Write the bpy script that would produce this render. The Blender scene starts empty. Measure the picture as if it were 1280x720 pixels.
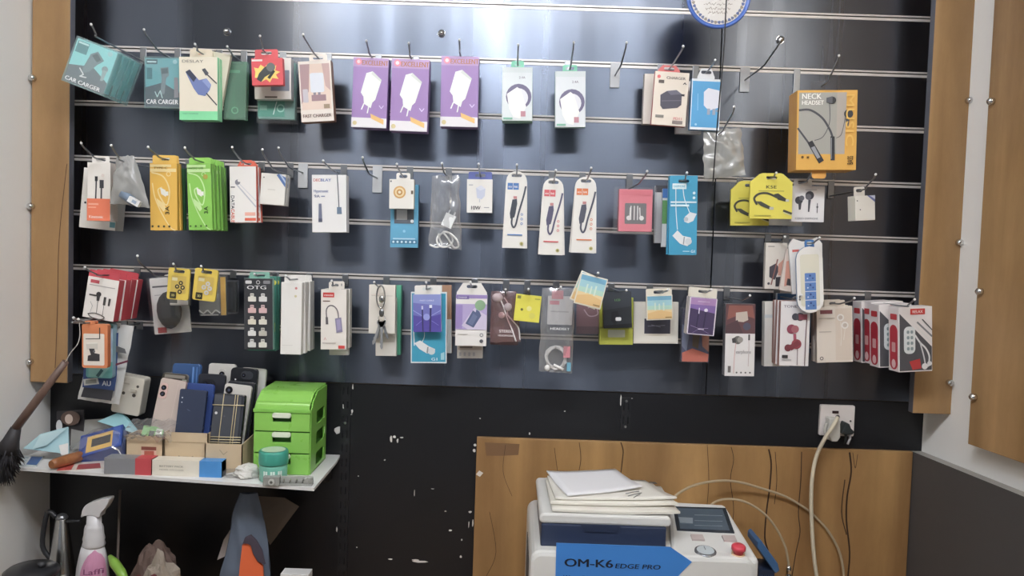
import bpy, bmesh, math, random
from mathutils import Vector, Matrix, noise
from mathutils.geometry import tessellate_polygon

SC = bpy.context.scene
COL = SC.collection
random.seed(7)

# ------------------------------------------------------------------ camera
D = 1.6965          # camera stands this far in front of the slatwall (plane y = 0)
CZ = 1.5            # eye height above the floor
F = 960.0
YAW, PITCH, ROLL = -.0016919, -.0440708, .0332832
_fw = Vector((math.sin(YAW)*math.cos(PITCH), math.cos(YAW)*math.cos(PITCH), math.sin(PITCH)))
_r0 = Vector((math.cos(YAW), -math.sin(YAW), 0)); _u0 = _r0.cross(_fw)
_r = math.cos(ROLL)*_r0 + math.sin(ROLL)*_u0
_u = -math.sin(ROLL)*_r0 + math.cos(ROLL)*_u0
CAMPOS = Vector((0, -D, CZ))
cd = bpy.data.cameras.new('camera'); cam = bpy.data.objects.new('camera', cd); COL.objects.link(cam)
cam.matrix_world = Matrix(((_r.x, _u.x, -_fw.x, 0), (_r.y, _u.y, -_fw.y, -D), (_r.z, _u.z, -_fw.z, CZ), (0, 0, 0, 1)))
cd.sensor_width = 36; cd.lens = 27; cd.clip_start = .01
SC.camera = cam

def ray(px, py):
    d = _fw + (px-640)/F*_r - (py-360)/F*_u
    return d/d.y
def W(px, py, d):                       # point of the room at distance d in front of the slatwall
    return CAMPOS + ray(px, py)*(D-d)
def onz(px, py, z):                     # point on a horizontal surface
    r = ray(px, py); return CAMPOS + r*((z-CZ)/r.z)
def proj(p):
    v = Vector(p)-CAMPOS
    return 640+F*v.dot(_r)/v.dot(_fw), 360-F*v.dot(_u)/v.dot(_fw)
GZ = lambda k: CZ + .539845 - .12*k      # slatwall groove heights
ZS = CZ - .46                           # shelf top
ZC = CZ - .78                           # counter top

# ------------------------------------------------------------------ materials
MATS = {}
def srgb(h):
    h = h.lstrip('#'); c = [int(h[i:i+2], 16)/255 for i in (0, 2, 4)]
    return [x/12.92 if x <= .04045 else ((x+.055)/1.055)**2.4 for x in c] + [1]
def newmat(name):
    m = bpy.data.materials.new(name); m.use_nodes = True
    return m, m.node_tree, m.node_tree.nodes['Principled BSDF']
def mat(h, rough=.45, metal=0.0, coat=0.0):
    key = (h, rough, metal, coat)
    if key in MATS: return MATS[key]
    m, nt, b = newmat('paint_'+h)
    b.inputs['Metallic'].default_value = metal
    b.inputs['Coat Weight'].default_value = coat
    n = nt.nodes.new('ShaderNodeTexNoise'); n.inputs['Scale'].default_value = 45; n.inputs['Detail'].default_value = 3
    tc = nt.nodes.new('ShaderNodeTexCoord'); nt.links.new(tc.outputs['Object'], n.inputs['Vector'])
    mr = nt.nodes.new('ShaderNodeMapRange'); mr.inputs[3].default_value = max(.03, rough-.05); mr.inputs[4].default_value = rough+.07
    nt.links.new(n.outputs['Fac'], mr.inputs[0]); nt.links.new(mr.outputs[0], b.inputs['Roughness'])
    c = srgb(h); l = .2126*c[0]+.7152*c[1]+.0722*c[2]
    b.inputs['Base Color'].default_value = [x*.88+l*.12 for x in c[:3]]+[1]          # colours greyed a little to paint in the hazy light
    MATS[key] = m; return m
def film(name, tint='ffffff', fac=.14, rough=.12, haze=.03):
    if name in MATS: return MATS[name]
    m = bpy.data.materials.new(name); m.use_nodes = True; nt = m.node_tree; nt.nodes.clear()
    o = nt.nodes.new('ShaderNodeOutputMaterial'); mx = nt.nodes.new('ShaderNodeMixShader'); mx2 = nt.nodes.new('ShaderNodeMixShader')
    t = nt.nodes.new('ShaderNodeBsdfTransparent'); g = nt.nodes.new('ShaderNodeBsdfGlossy'); df = nt.nodes.new('ShaderNodeBsdfDiffuse')
    t.inputs['Color'].default_value = srgb(tint); g.inputs['Roughness'].default_value = rough
    g.inputs['Color'].default_value = (.9, .9, .9, 1); df.inputs['Color'].default_value = srgb(tint)
    lw = nt.nodes.new('ShaderNodeLayerWeight'); lw.inputs['Blend'].default_value = .35
    mr = nt.nodes.new('ShaderNodeMapRange'); mr.inputs[3].default_value = fac*.4; mr.inputs[4].default_value = min(1, fac*1.7)
    nt.links.new(lw.outputs['Fresnel'], mr.inputs[0]); nt.links.new(mr.outputs[0], mx.inputs[0])
    nt.links.new(t.outputs[0], mx.inputs[1]); nt.links.new(g.outputs[0], mx.inputs[2])
    mx2.inputs[0].default_value = haze
    nt.links.new(mx.outputs[0], mx2.inputs[1]); nt.links.new(df.outputs[0], mx2.inputs[2])
    nt.links.new(mx2.outputs[0], o.inputs['Surface'])
    MATS[name] = m; return m
CLEAR = film('clear_plastic')
BAG = film('bag_film', 'f2f2f2', .22, .16, .10)
GREYBAG = film('grey_bag_film', 'dcdcd8', .3, .2, .34)
TEAL = film('teal_tinted_plastic', 'e9fafa', .16, .12, .14)
GREENFILM = film('green_tinted_plastic', 'c4ecd4', .2, .12, .25)
def wood(name, base, dark, scale=1.0, axis='Z', crack=True):
    m, nt, b = newmat(name); L = nt.links.new
    tc = nt.nodes.new('ShaderNodeTexCoord'); mp = nt.nodes.new('ShaderNodeMapping')
    s = {'Z': (9, 9, .7), 'X': (.7, 9, 9)}[axis]; mp.inputs['Scale'].default_value = [x*scale for x in s]
    L(tc.outputs['Object'], mp.inputs['Vector'])
    n1 = nt.nodes.new('ShaderNodeTexNoise'); n1.inputs['Scale'].default_value = 1.1; n1.inputs['Detail'].default_value = 6; n1.inputs['Distortion'].default_value = .6
    L(mp.outputs[0], n1.inputs['Vector'])
    mp2 = nt.nodes.new('ShaderNodeMapping'); mp2.inputs['Scale'].default_value = [x*scale*(14 if i != 'XYZ'.index(axis) else 5) for i, x in enumerate((1, 1, 1))]
    L(tc.outputs['Object'], mp2.inputs['Vector'])
    n2 = nt.nodes.new('ShaderNodeTexNoise'); n2.inputs['Scale'].default_value = 1; n2.inputs['Detail'].default_value = 8; n2.inputs['Roughness'].default_value = .7
    L(mp2.outputs[0], n2.inputs['Vector'])
    cr = nt.nodes.new('ShaderNodeValToRGB'); cr.color_ramp.elements[0].position = .25; cr.color_ramp.elements[1].position = .72
    cr.color_ramp.elements[0].color = srgb(dark); cr.color_ramp.elements[1].color = srgb(base)
    L(n1.outputs['Fac'], cr.inputs[0])
    hs = nt.nodes.new('ShaderNodeMix'); hs.data_type = 'RGBA'; hs.blend_type = 'MULTIPLY'; hs.inputs[0].default_value = .35
    cr2 = nt.nodes.new('ShaderNodeValToRGB'); cr2.color_ramp.elements[0].position = .3; cr2.color_ramp.elements[1].position = .65
    cr2.color_ramp.elements[0].color = (.45, .38, .32, 1); cr2.color_ramp.elements[1].color = (1, 1, 1, 1)
    L(n2.outputs['Fac'], cr2.inputs[0]); L(cr.outputs[0], hs.inputs[6]); L(cr2.outputs[0], hs.inputs[7])
    L(hs.outputs[2], b.inputs['Base Color']); b.inputs['Roughness'].default_value = .42
    return m
OAK = wood('oak_laminate', 'ba966a', '86653f')
OAKW = wood('oak_wainscot_laminate', 'c39c68', '7c5a38', .8)
def laminate(name, col, rough, aniso, spec=.5):
    m, nt, b = newmat(name); L = nt.links.new
    b.inputs['Base Color'].default_value = srgb(col); b.inputs['Roughness'].default_value = rough
    b.inputs['Specular IOR Level'].default_value = spec
    if aniso:
        b.inputs['Anisotropic'].default_value = aniso; b.inputs['Anisotropic Rotation'].default_value = ANROT
        tg = nt.nodes.new('ShaderNodeTangent'); tg.direction_type = 'RADIAL'; tg.axis = 'Z'
        cb = nt.nodes.new('ShaderNodeCombineXYZ'); cb.inputs[0].default_value = 1
        L(cb.outputs[0], b.inputs['Tangent'])
        nt.nodes.remove(tg)
        tc = nt.nodes.new('ShaderNodeTexCoord'); mp = nt.nodes.new('ShaderNodeMapping'); mp.inputs['Scale'].default_value = (7, 1, .12)
        n = nt.nodes.new('ShaderNodeTexNoise'); n.inputs['Scale'].default_value = 1.6; n.inputs['Detail'].default_value = 3
        L(tc.outputs['Object'], mp.inputs['Vector']); L(mp.outputs[0], n.inputs['Vector'])
        mr = nt.nodes.new('ShaderNodeMapRange'); mr.inputs[1].default_value = .3; mr.inputs[2].default_value = .7
        mr.inputs[3].default_value = rough-.09; mr.inputs[4].default_value = rough+.13
        L(n.outputs['Fac'], mr.inputs[0]); L(mr.outputs[0], b.inputs['Roughness'])
    return m
ANROT = 0.25
SLAT = laminate('black_gloss_laminate', '101117', .30, .87, 1.0)
for k_, v_ in (('IOR', 1.92), ('Coat Weight', .3), ('Coat Roughness', .2)): SLAT.node_tree.nodes['Principled BSDF'].inputs[k_].default_value = v_
SLAT.node_tree.nodes['Principled BSDF'].inputs['Specular Tint'].default_value = (.70, .80, 1, 1)
BLACKP = laminate('black_matt_laminate', '17181c', .38, 0, .5)
def plaster(name, col):
    m, nt, b = newmat(name); L = nt.links.new
    n = nt.nodes.new('ShaderNodeTexNoise'); n.inputs['Scale'].default_value = 60
    bp = nt.nodes.new('ShaderNodeBump'); bp.inputs['Strength'].default_value = .08
    L(n.outputs['Fac'], bp.inputs['Height']); L(bp.outputs[0], b.inputs['Normal'])
    b.inputs['Base Color'].default_value = srgb(col); b.inputs['Roughness'].default_value = .7
    return m
WHITEWALL = plaster('white_emulsion', 'eeede9')
ALU = mat('d8d2cc', .32, .25); CHROME = mat('d8d8d8', .12, 1.0); STEEL = mat('b9b9b7', .22, 1.0)
WIRE = mat('8f9296', .3, .9)
def emit(name, col, s):
    m = bpy.data.materials.new(name); m.use_nodes = True; nt = m.node_tree; nt.nodes.clear()
    o = nt.nodes.new('ShaderNodeOutputMaterial'); e = nt.nodes.new('ShaderNodeEmission')
    e.inputs[0].default_value = srgb(col); e.inputs[1].default_value = s; nt.links.new(e.outputs[0], o.inputs[0]); return m

# ------------------------------------------------------------------ mesh collector
class MB:
    def __init__(s): s.v = []; s.f = []; s.mi = []; s.mats = []; s.sm = []
    def mid(s, m):
        if isinstance(m, str): m = mat(m)
        if m not in s.mats: s.mats.append(m)
        return s.mats.index(m)
    def addv(s, pts): b = len(s.v); s.v.extend([tuple(p) for p in pts]); return b
    def face(s, idx, m, sm=False): s.f.append(tuple(idx)); s.mi.append(s.mid(m)); s.sm.append(sm)
    def box(s, x0, x1, y0, y1, z0, z1, m, front=None, bottom=None):
        b = s.addv([(x0,y0,z0),(x1,y0,z0),(x1,y1,z0),(x0,y1,z0),(x0,y0,z1),(x1,y0,z1),(x1,y1,z1),(x0,y1,z1)])
        for k, q in enumerate(((0,1,5,4),(1,2,6,5),(2,3,7,6),(3,0,4,7),(4,5,6,7),(3,2,1,0))):
            s.face([b+i for i in q], (front if k == 0 and front else bottom if k == 5 and bottom else m))
    def prism(s, loops, y0, y1, m, side=None):
        side = side or m
        if not isinstance(loops[0][0], (tuple, list, Vector)): loops = [loops]
        flat = [p for l in loops for p in l]
        b0 = s.addv([(p[0], y0, p[1]) for p in flat]); b1 = s.addv([(p[0], y1, p[1]) for p in flat])
        if len(loops) == 1:
            n = len(flat); s.face([b0+i for i in range(n)], m); s.face([b1+i for i in reversed(range(n))], side)
        else:
            for t in tessellate_polygon([[Vector((p[0], p[1], 0)) for p in l] for l in loops]):
                s.face([b0+i for i in t], m); s.face([b1+i for i in reversed(t)], side)
        o = 0
        for l in loops:
            n = len(l)
            for i in range(n):
                j = (i+1) % n; s.face((b0+o+i, b1+o+i, b1+o+j, b0+o+j), side)
            o += n
    def flat(s, pts, y, m):
        b = s.addv([(p[0], y, p[1]) for p in pts]); s.face(range(b, b+len(pts)), m)
    def tube(s, pts, r, m, n=8, closed=False):
        pts = [Vector(p) for p in pts]; rings = []; up = None
        for i, p in enumerate(pts):
            a = pts[i-1] if (i or closed) else p; c = pts[(i+1) % len(pts)] if (i < len(pts)-1 or closed) else p
            t = (c-a).normalized()
            if up is None: up = t.orthogonal().normalized()
            up = (up - t*up.dot(t)).normalized() if (up - t*up.dot(t)).length > 1e-6 else t.orthogonal().normalized()
            w = t.cross(up); rr = r[i] if isinstance(r, (list, tuple)) else r
            rings.append(s.addv([p + up*rr*math.cos(2*math.pi*k/n) + w*rr*math.sin(2*math.pi*k/n) for k in range(n)]))
        N = len(rings)
        for i in range(N if closed else N-1):
            a, b = rings[i], rings[(i+1) % N]
            for k in range(n): s.face((a+k, a+(k+1) % n, b+(k+1) % n, b+k), m, True)
        if not closed:
            s.face([rings[0]+k for k in reversed(range(n))], m); s.face([rings[-1]+k for k in range(n)], m)
    def lathe(s, prof, c, m, n=24, axis='Z', sx=1.0, sy=1.0):
        rings = []
        for r, h in prof:
            ring = []
            for k in range(n):
                a = 2*math.pi*k/n; x, y = r*math.cos(a)*sx, r*math.sin(a)*sy
                v = {'Z': (x, y, h), 'Y': (x, h, y), 'X': (h, x, y)}[axis]
                ring.append((c[0]+v[0], c[1]+v[1], c[2]+v[2]))
            rings.append(s.addv(ring))
        for a, b in zip(rings, rings[1:]):
            for k in range(n): s.face((a+k, a+(k+1) % n, b+(k+1) % n, b+k), m, True)
        if prof[0][0] > 1e-6 and abs(prof[0][1]-prof[1][1]) > 1e-9: s.face([rings[0]+k for k in reversed(range(n))], m)
        if prof[-1][0] > 1e-6: s.face([rings[-1]+k for k in range(n)], m)
    def ball(s, c, r, m, n=12, sc=(1, 1, 1)):
        prof = [(max(1e-7, r*math.sin(math.pi*i/8)), -r*math.cos(math.pi*i/8)*sc[2]) for i in range(9)]
        s.lathe(prof, c, m, n, 'Z', sc[0], sc[1])
    def quadgrid(s, fn, nx, ny, m, sm=True):
        b = s.addv([fn(i/nx, j/ny) for j in range(ny+1) for i in range(nx+1)])
        for j in range(ny):
            for i in range(nx):
                a = b+j*(nx+1)+i; s.face((a, a+1, a+nx+2, a+nx+1), m, sm)
    def xf(s, M, start=0):
        for i in range(start, len(s.v)): s.v[i] = tuple(M @ Vector(s.v[i]))
    def build(s, name, parent=None, bevel=0, solid=True, weld=False):
        me = bpy.data.meshes.new(name); me.from_pydata(s.v, [], s.f)
        for m in s.mats: me.materials.append(m)
        me.polygons.foreach_set('material_index', s.mi); me.polygons.foreach_set('use_smooth', s.sm)
        if solid:
            bm = bmesh.new(); bm.from_mesh(me)
            if weld: bmesh.ops.remove_doubles(bm, verts=bm.verts, dist=1e-5)
            bmesh.ops.recalc_face_normals(bm, faces=bm.faces); bm.to_mesh(me); bm.free()
        me.update()
        o = bpy.data.objects.new(name, me); COL.objects.link(o)
        if parent: o.parent = parent
        if bevel:
            bv = o.modifiers.new('bevel', 'BEVEL'); bv.width = bevel; bv.segments = 2; bv.limit_method = 'ANGLE'; bv.angle_limit = math.radians(40)
        return o

def rr(x0, z0, x1, z1, r, n=5):
    r = min(r, (x1-x0)/2-1e-6, (z1-z0)/2-1e-6); out = []
    for cx, cz, a0 in ((x1-r, z0+r, -90), (x1-r, z1-r, 0), (x0+r, z1-r, 90), (x0+r, z0+r, 180)):
        for k in range(n+1):
            a = math.radians(a0+90*k/n); out.append((cx+r*math.cos(a), cz+r*math.sin(a)))
    return out
def ell(cx, cz, rx, rz, n=20): return [(cx+rx*math.cos(2*math.pi*k/n), cz+rz*math.sin(2*math.pi*k/n)) for k in range(n)]
def strip(pts, w):                        # outline quads of a wide 2D polyline
    out = []
    for a, b in zip(pts, pts[1:]):
        dx, dz = b[0]-a[0], b[1]-a[1]; l = math.hypot(dx, dz) or 1; nx, nz = -dz/l*w/2, dx/l*w/2
        ex, ez = dx/l*w*.3, dz/l*w*.3
        out.append([(a[0]+nx-ex, a[1]+nz-ez), (a[0]-nx-ex, a[1]-nz-ez), (b[0]-nx+ex, b[1]-nz+ez), (b[0]+nx+ex, b[1]+nz+ez)])
    return out
def smooth(pts, n=6):                     # Catmull-Rom through points of any dimension
    P = [tuple(p) for p in pts]; P = [P[0]]+P+[P[-1]]; out = []
    for i in range(1, len(P)-2):
        for k in range(n):
            t = k/n
            out.append(tuple(.5*((2*b)+(-a+c)*t+(2*a-5*b+4*c-d)*t*t+(-a+3*b-3*c+d)*t**3) for a, b, c, d in zip(P[i-1], P[i], P[i+1], P[i+2])))
    out.append(P[-2]); return out

_fonts = {}
def glyphs(s, bold):
    k = (s, bold)
    if k in _fonts: return _fonts[k]
    cu = bpy.data.curves.new('lettering', 'FONT'); cu.body = s; cu.size = 1; cu.resolution_u = 3
    ob = bpy.data.objects.new('lettering', cu); me = ob.to_mesh()
    v = [tuple(x.co) for x in me.vertices]; f = [tuple(p.vertices) for p in me.polygons]; ob.to_mesh_clear()
    bpy.data.objects.remove(ob); bpy.data.curves.remove(cu)
    _fonts[k] = (v, f); return v, f
def text(mb, s, x, z, h, m, y=0, width=None, align='c', rot=0, bold=1, slant=0):
    v, f = glyphs(s, bold)
    if not v: return
    x0 = min(p[0] for p in v); x1 = max(p[0] for p in v); sc = h/.72; sx = sc
    if width: sx = width/(x1-x0)
    ox = {'c': (x0+x1)/2, 'l': x0, 'r': x1}[align]; c, sn = math.cos(rot), math.sin(rot)
    pts = []
    for p in v:
        a = (p[0]-ox)*sx + slant*p[1]*sc; b = (p[1]-.36)*sc
        pts.append((x+a*c-b*sn, y, z+a*sn+b*c))
    for k in ((-1, 1) if bold else (0,)):          # heavier strokes: struck twice, a hair apart
        b0 = mb.addv([(p[0]+k*.028*h*bold, p[1]-.00002*k, p[2]) for p in pts])
        for q in f: mb.face([b0+i for i in q], m)

# ------------------------------------------------------------------ things
def tag(o, label, cat, group=None, kind=None):
    o['label'] = label
    if cat: o['category'] = cat
    if group: o['group'] = group
    if kind: o['kind'] = kind
    return o
def empty(name, M=None):
    o = bpy.data.objects.new(name, None); o.empty_display_size = .02; COL.objects.link(o)
    if M is not None: o.matrix_world = M
    return o
KIDS = {}
def copy_tree(o, M, label):
    c = o.copy(); COL.objects.link(c); c.matrix_world = M; c['label'] = label
    for ch in [x for x in bpy.data.objects if x.parent == o]:
        k = ch.copy(); COL.objects.link(k); k.parent = c
        for g in [x for x in bpy.data.objects if x.parent == ch]:
            q = g.copy(); COL.objects.link(q); q.parent = k
    return c
ORD = ['second', 'third', 'fourth', 'fifth', 'sixth', 'seventh', 'eighth']

def frame(q, d, yaw=0, tilt=0):
    """local frame (origin bottom centre of a face, x right, z up, y into the wall), width, height of the face seen at pixels TL, TR, BL"""
    A, B, C = (W(q[i], q[i+1], d) for i in (0, 2, 4))
    w = (B-A).length; h = (C-A).length
    a = (math.atan2((B-A).z, (B-A).x) + math.atan2(-(A-C).x, (A-C).z))/2
    ctr = A + (B-A)/2 + (C-A)/2
    R = Matrix.Rotation(math.radians(yaw), 4, 'Z') @ Matrix.Rotation(-a, 4, 'Y') @ Matrix.Rotation(math.radians(tilt), 4, 'X')
    M = Matrix.Translation(ctr) @ R @ Matrix.Translation(Vector((0, 0, -h/2)))
    return M, w, h

def draw(art, w, h, root, y0=0.0, dsg='printed_design', ltr='printed_lettering'):
    g, t = MB(), MB(); L = 0
    U = lambda u: (u-.5)*w
    V = lambda v: (1-v)*h
    for a in art:
        L += 1; y = y0-.0003-.00012*L; k = a[0]
        if k == 'r': g.flat([(U(a[1]), V(a[4])), (U(a[3]), V(a[4])), (U(a[3]), V(a[2])), (U(a[1]), V(a[2]))], y, a[5])
        elif k == 'rr': g.flat(rr(U(a[1]), V(a[4]), U(a[3]), V(a[2]), a[6]*w), y, a[5])
        elif k == 'e': g.flat(ell(U(a[1]), V(a[2]), a[3]*w, (a[5] if len(a) > 5 else a[3])*w), y, a[4])
        elif k == 'p': g.flat([(U(u), V(v)) for u, v in a[1]], y, a[2])
        elif k == 'l':
            pts = [(U(u), V(v)) for u, v in a[1]]
            if len(a) > 4: pts = smooth(pts)
            for i, q in enumerate(strip(pts, a[2]*w)): g.flat(q, y-.000004*(i % 9), a[3])
        elif k == 't':                      # ('t', string, u, v, cap height as share of h, colour, width share or None, align, rot, slant)
            text(t, a[1], U(a[2]), V(a[3]), a[4]*h, mat(a[5]), y, (a[6]*w if len(a) > 6 and a[6] else None), a[7] if len(a) > 7 else 'c', math.radians(a[8]) if len(a) > 8 else 0, 1, a[9] if len(a) > 9 else 0)
            if t.f: t.build(ltr, root, solid=False); t = MB()
    if g.f: g.build(dsg, root, solid=False)

HOOKS = []
def hook(P, row, tip=None, short='', plate=.014, L=None):
    """display hook whose prong passes the point P (in the hang hole) and ends at the pixel of its tip"""
    x, zp = P.x, P.z; d = -P.y
    if tip:
        rx = ray(*tip).x
        l = D - x/rx if abs(x) > .12 and abs(rx) > .05 else .17
        l = L or min(.23, max(.12, l, d+.03)); zt = W(tip[0], tip[1], l).z; zt = min(max(zt, zp+.004), zp+.05)
    else:
        l = L or max(d+.03, .1); zt = zp+.01
    gz = GZ(row)
    root = empty('display_hook', Matrix.Translation((x, 0, gz)))
    pl = MB(); zb = min(zp-.006, gz-.012, gz-plate)
    hwp = .0105 if plate > .04 else .007
    pl.box(-hwp, hwp, -.004, -.0012, zb-gz, .0035, 'c4c6c8' if plate > .04 else WIRE); pl.build('mounting_plate', root, .0008)
    pr = MB(); a = zp-gz
    pts = [(0, -.004, a), (0, -max(d+.012, l*.55), a), (0, -(l*.35+max(d+.012, l*.55)*.65), a+(zt-zp)*.22), (0, -l+.008, a+(zt-zp)*.72), (0, -l, a+zt-zp)]
    pr.tube(smooth(pts, 4), .0017, WIRE, 6); pr.build('prong', root)
    tp = MB(); tp.ball((0, -l, a+zt-zp), .0026, 'e8e8e8', 8); tp.build('tip', root)
    tag(root, short, 'hook', 'display hooks on the slatwall'); HOOKS.append(root)

def slot(cx, cz, w=.011, h=.0032): return rr(cx-w, cz-h, cx+w, cz+h, h*.95, 3)

def pack(name, cat, label, q, d, t, col, art=(), hdr=None, n=1, sp=None, tip=None, row=1, side=None, kind='box', hole=None,
         yaw=0, tilt=0, stack=None, grp=None, outline=None, rad=.06, hk=None, jit=.6, inset=.09, bottom=None, hL=None, drift=0):
    M, w, h = frame(q, d, yaw, tilt)
    root = empty(name, M); tag(root, label, cat, grp)
    side = side or col; b = MB()
    U = lambda u: (u-.5)*w
    V = lambda v: (1-v)*h
    if kind == 'box':
        b.box(-w/2, w/2, 0, t, 0, h, mat(side), front=mat(col), bottom=mat(bottom or side)); b.build('box_body', root, .0007)
        ya = 0
    elif kind == 'clear':
        b.box(-w/2, w/2, 0, t, 0, h, TEAL if col == 'teal' else GREENFILM if col == 'greenfilm' else CLEAR)
        b.build('clear_shell', root, .0007, solid=True)
        c = MB(); iw = w*(1-inset)/2
        c.box(-iw, iw, .0015, t*.9, h*inset*.75, h*(1-inset*.4), mat(side)); c.build('inner_carton', root)
        ya = .0013
    elif kind == 'card':
        pts = [(U(u), V(v)) for u, v in outline] if outline else rr(-w/2, 0, w/2, h, rad*w)
        loops = [pts]
        if hole: loops.append(slot(U(hole[0]), V(hole[1]), min(.011, w*.28)))
        b.prism(loops, 0, t, mat(col), mat(side)); b.build('card_body', root)
        ya = 0
    if hdr:
        u0, u1, hv, hc = hdr[:4]; x0, x1, zt = U(u0), U(u1), h*(1+hv)
        c = MB(); hx, hz = (x0+x1)/2, max(h+.003, zt-.0075)
        if zt-h < .012: zt = h+.013; hz = h+.006
        pts = rr(x0, h*.9, x1, zt, .0035)
        if len(hdr) > 4:                     # shoulders
            pts = [(x0, h*.97), (x1, h*.97), (x1, h+.2*(zt-h)), (x1-.2*(x1-x0), zt), (x0+.2*(x1-x0), zt), (x0, h+.2*(zt-h))]
        c.prism([pts, slot(hx, hz, min(.011, (x1-x0)*.3))], .0008, .0018, mat(hc)); c.build('hang_tab', root)
        hp = Vector((hx, .0013, hz))
    else:
        hu = hole or (.5, -.03); hp = Vector((U(hu[0]), t/2 if kind == 'card' else .001, V(hu[1])))
    if art: draw(art, w, h, root, ya)
    P = M @ hp
    if tip is not None: hook(P, row, tip if tip else None, hk or ('wire hook holding '+label.split(',')[0]), L=hL)
    rnd = random.Random(len(label)*131+int(q[0]))
    for i in range(1, n):
        dy = (sp or t+.001)*i
        J = Matrix.Translation(Vector((P.x, P.y, P.z))) @ Matrix.Rotation(math.radians(rnd.uniform(-jit, jit)*2+drift*i), 4, 'Y') @ Matrix.Translation(-P)
        copy_tree(root, Matrix.Translation((rnd.uniform(-.0008, .0008), dy, 0)) @ J @ M, f"{stack}, {ORD[i-1]} from the front of its stack")
        if i == 1 and not grp: root['group'] = stack+' stack'
    return root

def blob_bag(name, cat, label, quad, d, t, m, seed=1, amp=.004, part='bag_film', grp=None, pinch=0):
    """crumpled two-sided pouch; quad = pixel corners TL TR BR BL at distance d"""
    P = [W(quad[i], quad[i+1], d) for i in (0, 2, 4, 6)]; o = (P[0]+P[1]+P[2]+P[3])/4
    root = empty(name, Matrix.Translation(o)); tag(root, label, cat, grp)
    mb = MB()
    for sgn in (-1, 1):
        def fn(u, v):
            p = (P[0]*(1-u)+P[1]*u)*(1-v) + (P[3]*(1-u)+P[2]*u)*v - o
            e = min(1, 5*min(u, 1-u, v, 1-v))
            nz = noise.noise(Vector((u*4+seed*7.1, v*5, seed)))+.6*noise.noise(Vector((u*11, v*9+seed*3, seed+4)))
            p.y += sgn*t/2*(math.sin(math.pi*u)**.6*math.sin(math.pi*v)**.6 if 0 < u < 1 and 0 < v < 1 else 0) + nz*amp*(.4+.6*e)
            p.x += noise.noise(Vector((v*6, seed*3, u)))*amp*.7; p.z += noise.noise(Vector((u*6, seed*5, v)))*amp*.7
            return p
        mb.quadgrid(fn, 18, 22, m)
    mb.build(part, root, solid=False)
    return root
LAMP = LAMP2 = 1
WORLD, EXPO = .25, .36
LAMPS = [(-.86, -1.45, .08, 'fff4e4', 66, 'round ceiling light above the red car charger pack side of the counter'),
    (-.07, -1.42, .075, 'f2f5ff', 80, 'round ceiling light above the middle of the counter'),
    (.98, -1.56, .08, 'fff4e4', 74, 'round ceiling light above the wall plate side of the counter'),
    (-1.1, -3.1, .12, 'f4f6ff', 18, 'added round ceiling light farther into the room, beyond the first'),  # this lamp and the next added unseen for gloss streaks and wall brightness
    (.75, -3.1, .12, 'f4f6ff', 18, 'added round ceiling light farther into the room, by the angled wall')]
ADDED_TUBES = [(-.75, .55, -1.22, .026, 'f0f3fa', 54, 'added long ceiling tube light above the counter')]  # unseen tube added to spread a wide glow over the slatwall
# ================================================================== the room
XL, XR = -1.023, .921
TR = math.tan(math.radians(7.2))
CEIL = CZ+.98
def struct(o): o['kind'] = 'structure'; return o
RX0, RX1, RY = -2.3, 1.6, -4.6
m = MB(); m.box(RX0, RX1+.1, RY, .1, -.08, 0, plaster('floor_tile_beige', 'a9a195')); struct(m.build('floor'))
m = MB(); m.box(RX0, RX1+.1, RY, .1, CEIL, CEIL+.08, plaster('ceiling_white', 'dcdcd8')); struct(m.build('ceiling'))
# left wall: a short pier beside the slatwall, then the room widens
m = MB(); m.box(RX0, XL, -.62, .1, 0, CEIL, WHITEWALL); m.box(RX0-.1, RX0, RY, -.62, 0, CEIL, WHITEWALL); struct(m.build('wall_left'))
m = MB()
b = m.addv([(XR, .1, 0), (XR+.3, .1, 0), (XR-TR*RY+.3, RY, 0), (XR-TR*RY, RY, 0), (XR, .1, CEIL), (XR+.3, .1, CEIL), (XR-TR*RY+.3, RY, CEIL), (XR-TR*RY, RY, CEIL)])
m.v[b] = (XR-TR*.1, .1, 0); m.v[b+4] = (XR-TR*.1, .1, CEIL)
for q in ((0,1,2,3),(4,5,6,7),(0,1,5,4),(1,2,6,5),(2,3,7,6),(3,0,4,7)): m.face([b+i for i in q], WHITEWALL)
struct(m.build('wall_right'))
# shop front behind the viewer: wall with a wide daylight opening
FRONTW = plaster('brown_front_wall', '6a5c4e')
m = MB(); m.box(RX0, RX1, RY-.1, RY, 2.2, CEIL, FRONTW); m.box(RX0, -1.6, RY-.1, RY, 0, 2.2, FRONTW); m.box(1.0, RX1, RY-.1, RY, 0, 2.2, FRONTW)
struct(m.build('wall_front'))

# slatwall -------------------------------------------------------------------
SEAM = W(700, 488, 0).z; WTOP = CZ-.408; XW0 = W(596, 560, 0).x; XJ = W(891, 300, 0).x; XWR = XR-.024
m = MB()
m.box(XL, XR, .014, .03, 0, CEIL, BLACKP)                       # backing
GH = .0058
for x0, x1 in ((XL, XJ-.001), (XJ+.001, XR)):
    zs = [GZ(k) for k in range(-3, 7)]
    tops = [CEIL] + [z-GH for z in zs]; bots = [z+GH for z in zs] + [SEAM+.0012]
    for a, c in zip(tops, bots):
        if a > c: m.box(x0, x1, 0, .016, c, a, SLAT)
wb = struct(m.build('wall_back', bevel=.0007))
m = MB()
m.box(XL, XW0, 0, .016, 0, SEAM-.0012, BLACKP); m.box(XW0, XR, 0, .016, WTOP-.02, SEAM-.0012, BLACKP)
m.box(XL, XR, .004, .012, SEAM-.002, SEAM+.002, mat('6a5a4e'))
m.build('lower_panel', wb)
rnd = random.Random(3)
m = MB()
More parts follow.
